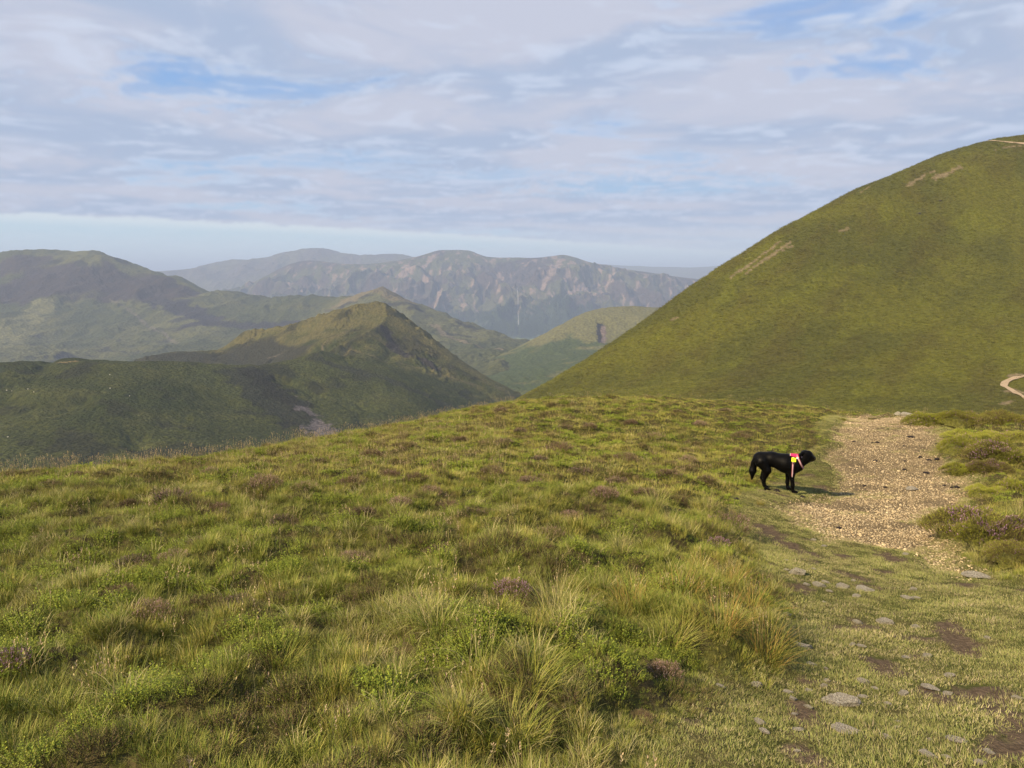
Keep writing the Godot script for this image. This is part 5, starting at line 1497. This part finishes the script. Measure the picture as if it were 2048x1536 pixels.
	near = Relief.new([-1.780, -0.084, -2.450, -2.823, -0.304, -4.000, -4.571, -0.637, -6.600, -7.002, -1.222, -10.200, -1.318, -0.050, -2.400, -2.081, -0.255, -3.900, -3.400, -0.575, -6.500, -0.873, -0.015, -2.350, -1.372, -0.207, -3.800, -2.302, -0.575, -6.500, -3.574, -1.046, -10.200, -0.040, -0.001, -2.330, -0.062, -0.183, -3.750, -0.104, -0.542, -6.400, -0.157, -0.942, -9.800, -0.239, -1.483, -15.000, 0.742, -0.255, -3.900, 1.287, -0.711, -6.900, 1.956, -1.151, -10.600, 2.931, -1.690, -16.000, 0.930, -0.050, -2.400, 1.222, -0.274, -3.200, 1.731, -0.592, -4.600, 2.670, -1.066, -7.200, 4.032, -1.559, -11.000, 5.979, -1.793, -16.500, 1.263, -0.064, -2.420, 1.674, -0.304, -3.250, 2.435, -0.688, -4.800, 3.799, -1.215, -7.600, 5.534, -1.617, -11.200, 6.962, -1.703, -14.200, 1.743, -0.050, -2.400, 3.317, -0.640, -4.700, 5.077, -1.103, -7.300, 7.218, -1.414, -10.500, 9.209, -1.539, -13.500, -7.284, -1.414, -10.600, -10.033, -3.459, -14.600, -6.947, -1.682, -12.000, -9.262, -3.683, -16.000, -6.286, -1.840, -13.200, -8.667, -4.050, -18.200, -5.416, -2.124, -15.500, -7.513, -4.473, -21.500, -4.392, -2.183, -17.200, -6.179, -4.631, -24.200, -2.823, -2.221, -19.000, -4.011, -4.738, -27.000, -1.009, -2.205, -21.500, -1.431, -4.806, -30.500, 1.783, -2.309, -23.500, 2.542, -4.980, -33.500, 4.543, -2.476, -24.500, 6.398, -5.248, -34.500, 6.610, -2.403, -23.500, 9.142, -5.044, -32.500, 8.299, -2.235, -22.000, 11.317, -4.736, -30.000, 9.037, -2.247, -20.500, 12.564, -4.756, -28.500, 10.273, -2.153, -20.000, 14.382, -4.662, -28.000, 11.957, -2.111, -19.500, 16.863, -4.642, -27.500, 12.883, -2.015, -19.000, 18.308, -4.546, -27.000, -2.000, 0.000, 0.000, 0.000, 0.000, 0.000, 2.000, 0.000, 0.000, 0.000, 0.250, 6.000, -8.000, -0.350, 3.000, -20.000, -5.500, -6.000, -28.000, -12.000, -20.000, -26.000, -17.000, -45.000, 0.000, -15.000, -62.000, 30.000, -15.000, -62.000, 60.000, -9.000, -40.000, 45.000, -2.000, -10.000, 24.000, -0.500, -6.000, 12.000, -0.200, 2.000, 0.000, -36.000, -120.000, -60.000, -45.000, -100.000, 80.000, -34.000, -120.000])
	corridor = PackedVector2Array([Vector2(0.519, -2.392), Vector2(0.600, -2.612), Vector2(0.790, -2.992), Vector2(0.937, -3.270), Vector2(1.241, -3.446), Vector2(1.362, -3.577), Vector2(1.563, -3.958), Vector2(1.839, -4.733), Vector2(1.988, -5.333), Vector2(2.199, -6.518), Vector2(2.388, -7.483), Vector2(2.577, -8.566), Vector2(2.878, -9.487), Vector2(3.276, -10.248), Vector2(3.979, -11.389), Vector2(4.724, -12.252), Vector2(5.266, -13.232), Vector2(5.646, -14.095), Vector2(6.155, -14.651), Vector2(6.578, -16.026), Vector2(7.253, -17.767), Vector2(8.771, -20.678), Vector2(10.796, -20.239), Vector2(9.253, -15.909), Vector2(7.944, -13.964), Vector2(7.268, -12.325), Vector2(7.155, -11.535), Vector2(6.299, -10.248), Vector2(5.417, -9.239), Vector2(4.784, -8.185), Vector2(4.368, -7.176), Vector2(4.233, -6.752), Vector2(4.110, -6.196), Vector2(4.134, -5.830), Vector2(4.702, -4.967), Vector2(3.138, -2.641)])
	corridor.append_array([Vector2(5.5, -0.6), Vector2(0.35, -0.6)])
	gravel_zone = PackedVector2Array([Vector2(9.254, -21.000), Vector2(10.796, -20.239), Vector2(9.085, -15.704), Vector2(7.897, -13.978), Vector2(7.227, -12.340), Vector2(7.064, -11.447), Vector2(6.218, -10.204), Vector2(5.343, -9.195), Vector2(4.754, -8.200), Vector2(4.349, -7.176), Vector2(4.144, -6.635), Vector2(3.893, -6.327), Vector2(3.928, -6.898), Vector2(4.057, -7.600), Vector2(3.819, -7.863), Vector2(3.616, -8.010), Vector2(3.278, -7.849), Vector2(3.348, -8.449), Vector2(3.342, -9.253), Vector2(3.446, -9.736), Vector2(4.132, -10.306), Vector2(4.635, -11.023), Vector2(5.250, -11.945), Vector2(5.542, -13.042), Vector2(5.665, -13.788), Vector2(6.362, -14.797), Vector2(6.993, -16.436), Vector2(7.819, -17.986)])
	bare = [[PackedVector2Array([Vector2(2.763, -8.156), Vector2(2.767, -7.468), Vector2(2.867, -7.074)]), 0.16], [PackedVector2Array([Vector2(3.740, -7.425), Vector2(3.744, -7.088)]), 0.13], [PackedVector2Array([Vector2(2.816, -6.342), Vector2(2.925, -6.064)]), 0.10], [PackedVector2Array([Vector2(2.885, -4.806), Vector2(2.690, -4.338), Vector2(2.630, -4.119)]), 0.11], [PackedVector2Array([Vector2(2.050, -4.674), Vector2(2.337, -4.733)]), 0.06], [PackedVector2Array([Vector2(2.008, -3.958), Vector2(1.937, -3.680)]), 0.09], [PackedVector2Array([Vector2(1.261, -3.153), Vector2(1.199, -2.860)]), 0.06], [PackedVector2Array([Vector2(1.045, -2.568), Vector2(1.064, -2.436)]), 0.06], [PackedVector2Array([Vector2(2.220, -3.285), Vector2(1.950, -2.700)]), 0.08], [PackedVector2Array([Vector2(1.979, -3.431), Vector2(1.939, -3.197)]), 0.06], [PackedVector2Array([Vector2(4.707, -11.389), Vector2(4.870, -11.053)]), 0.14]]
	make_ground()
	print("ground ", Time.get_ticks_msec())
	grow_woods()
	grow_moor()
	print("moor ", Time.get_ticks_msec())
	lay_stones()
	plant_things()
	make_dog()
	make_sheep()
	print("all ", Time.get_ticks_msec())
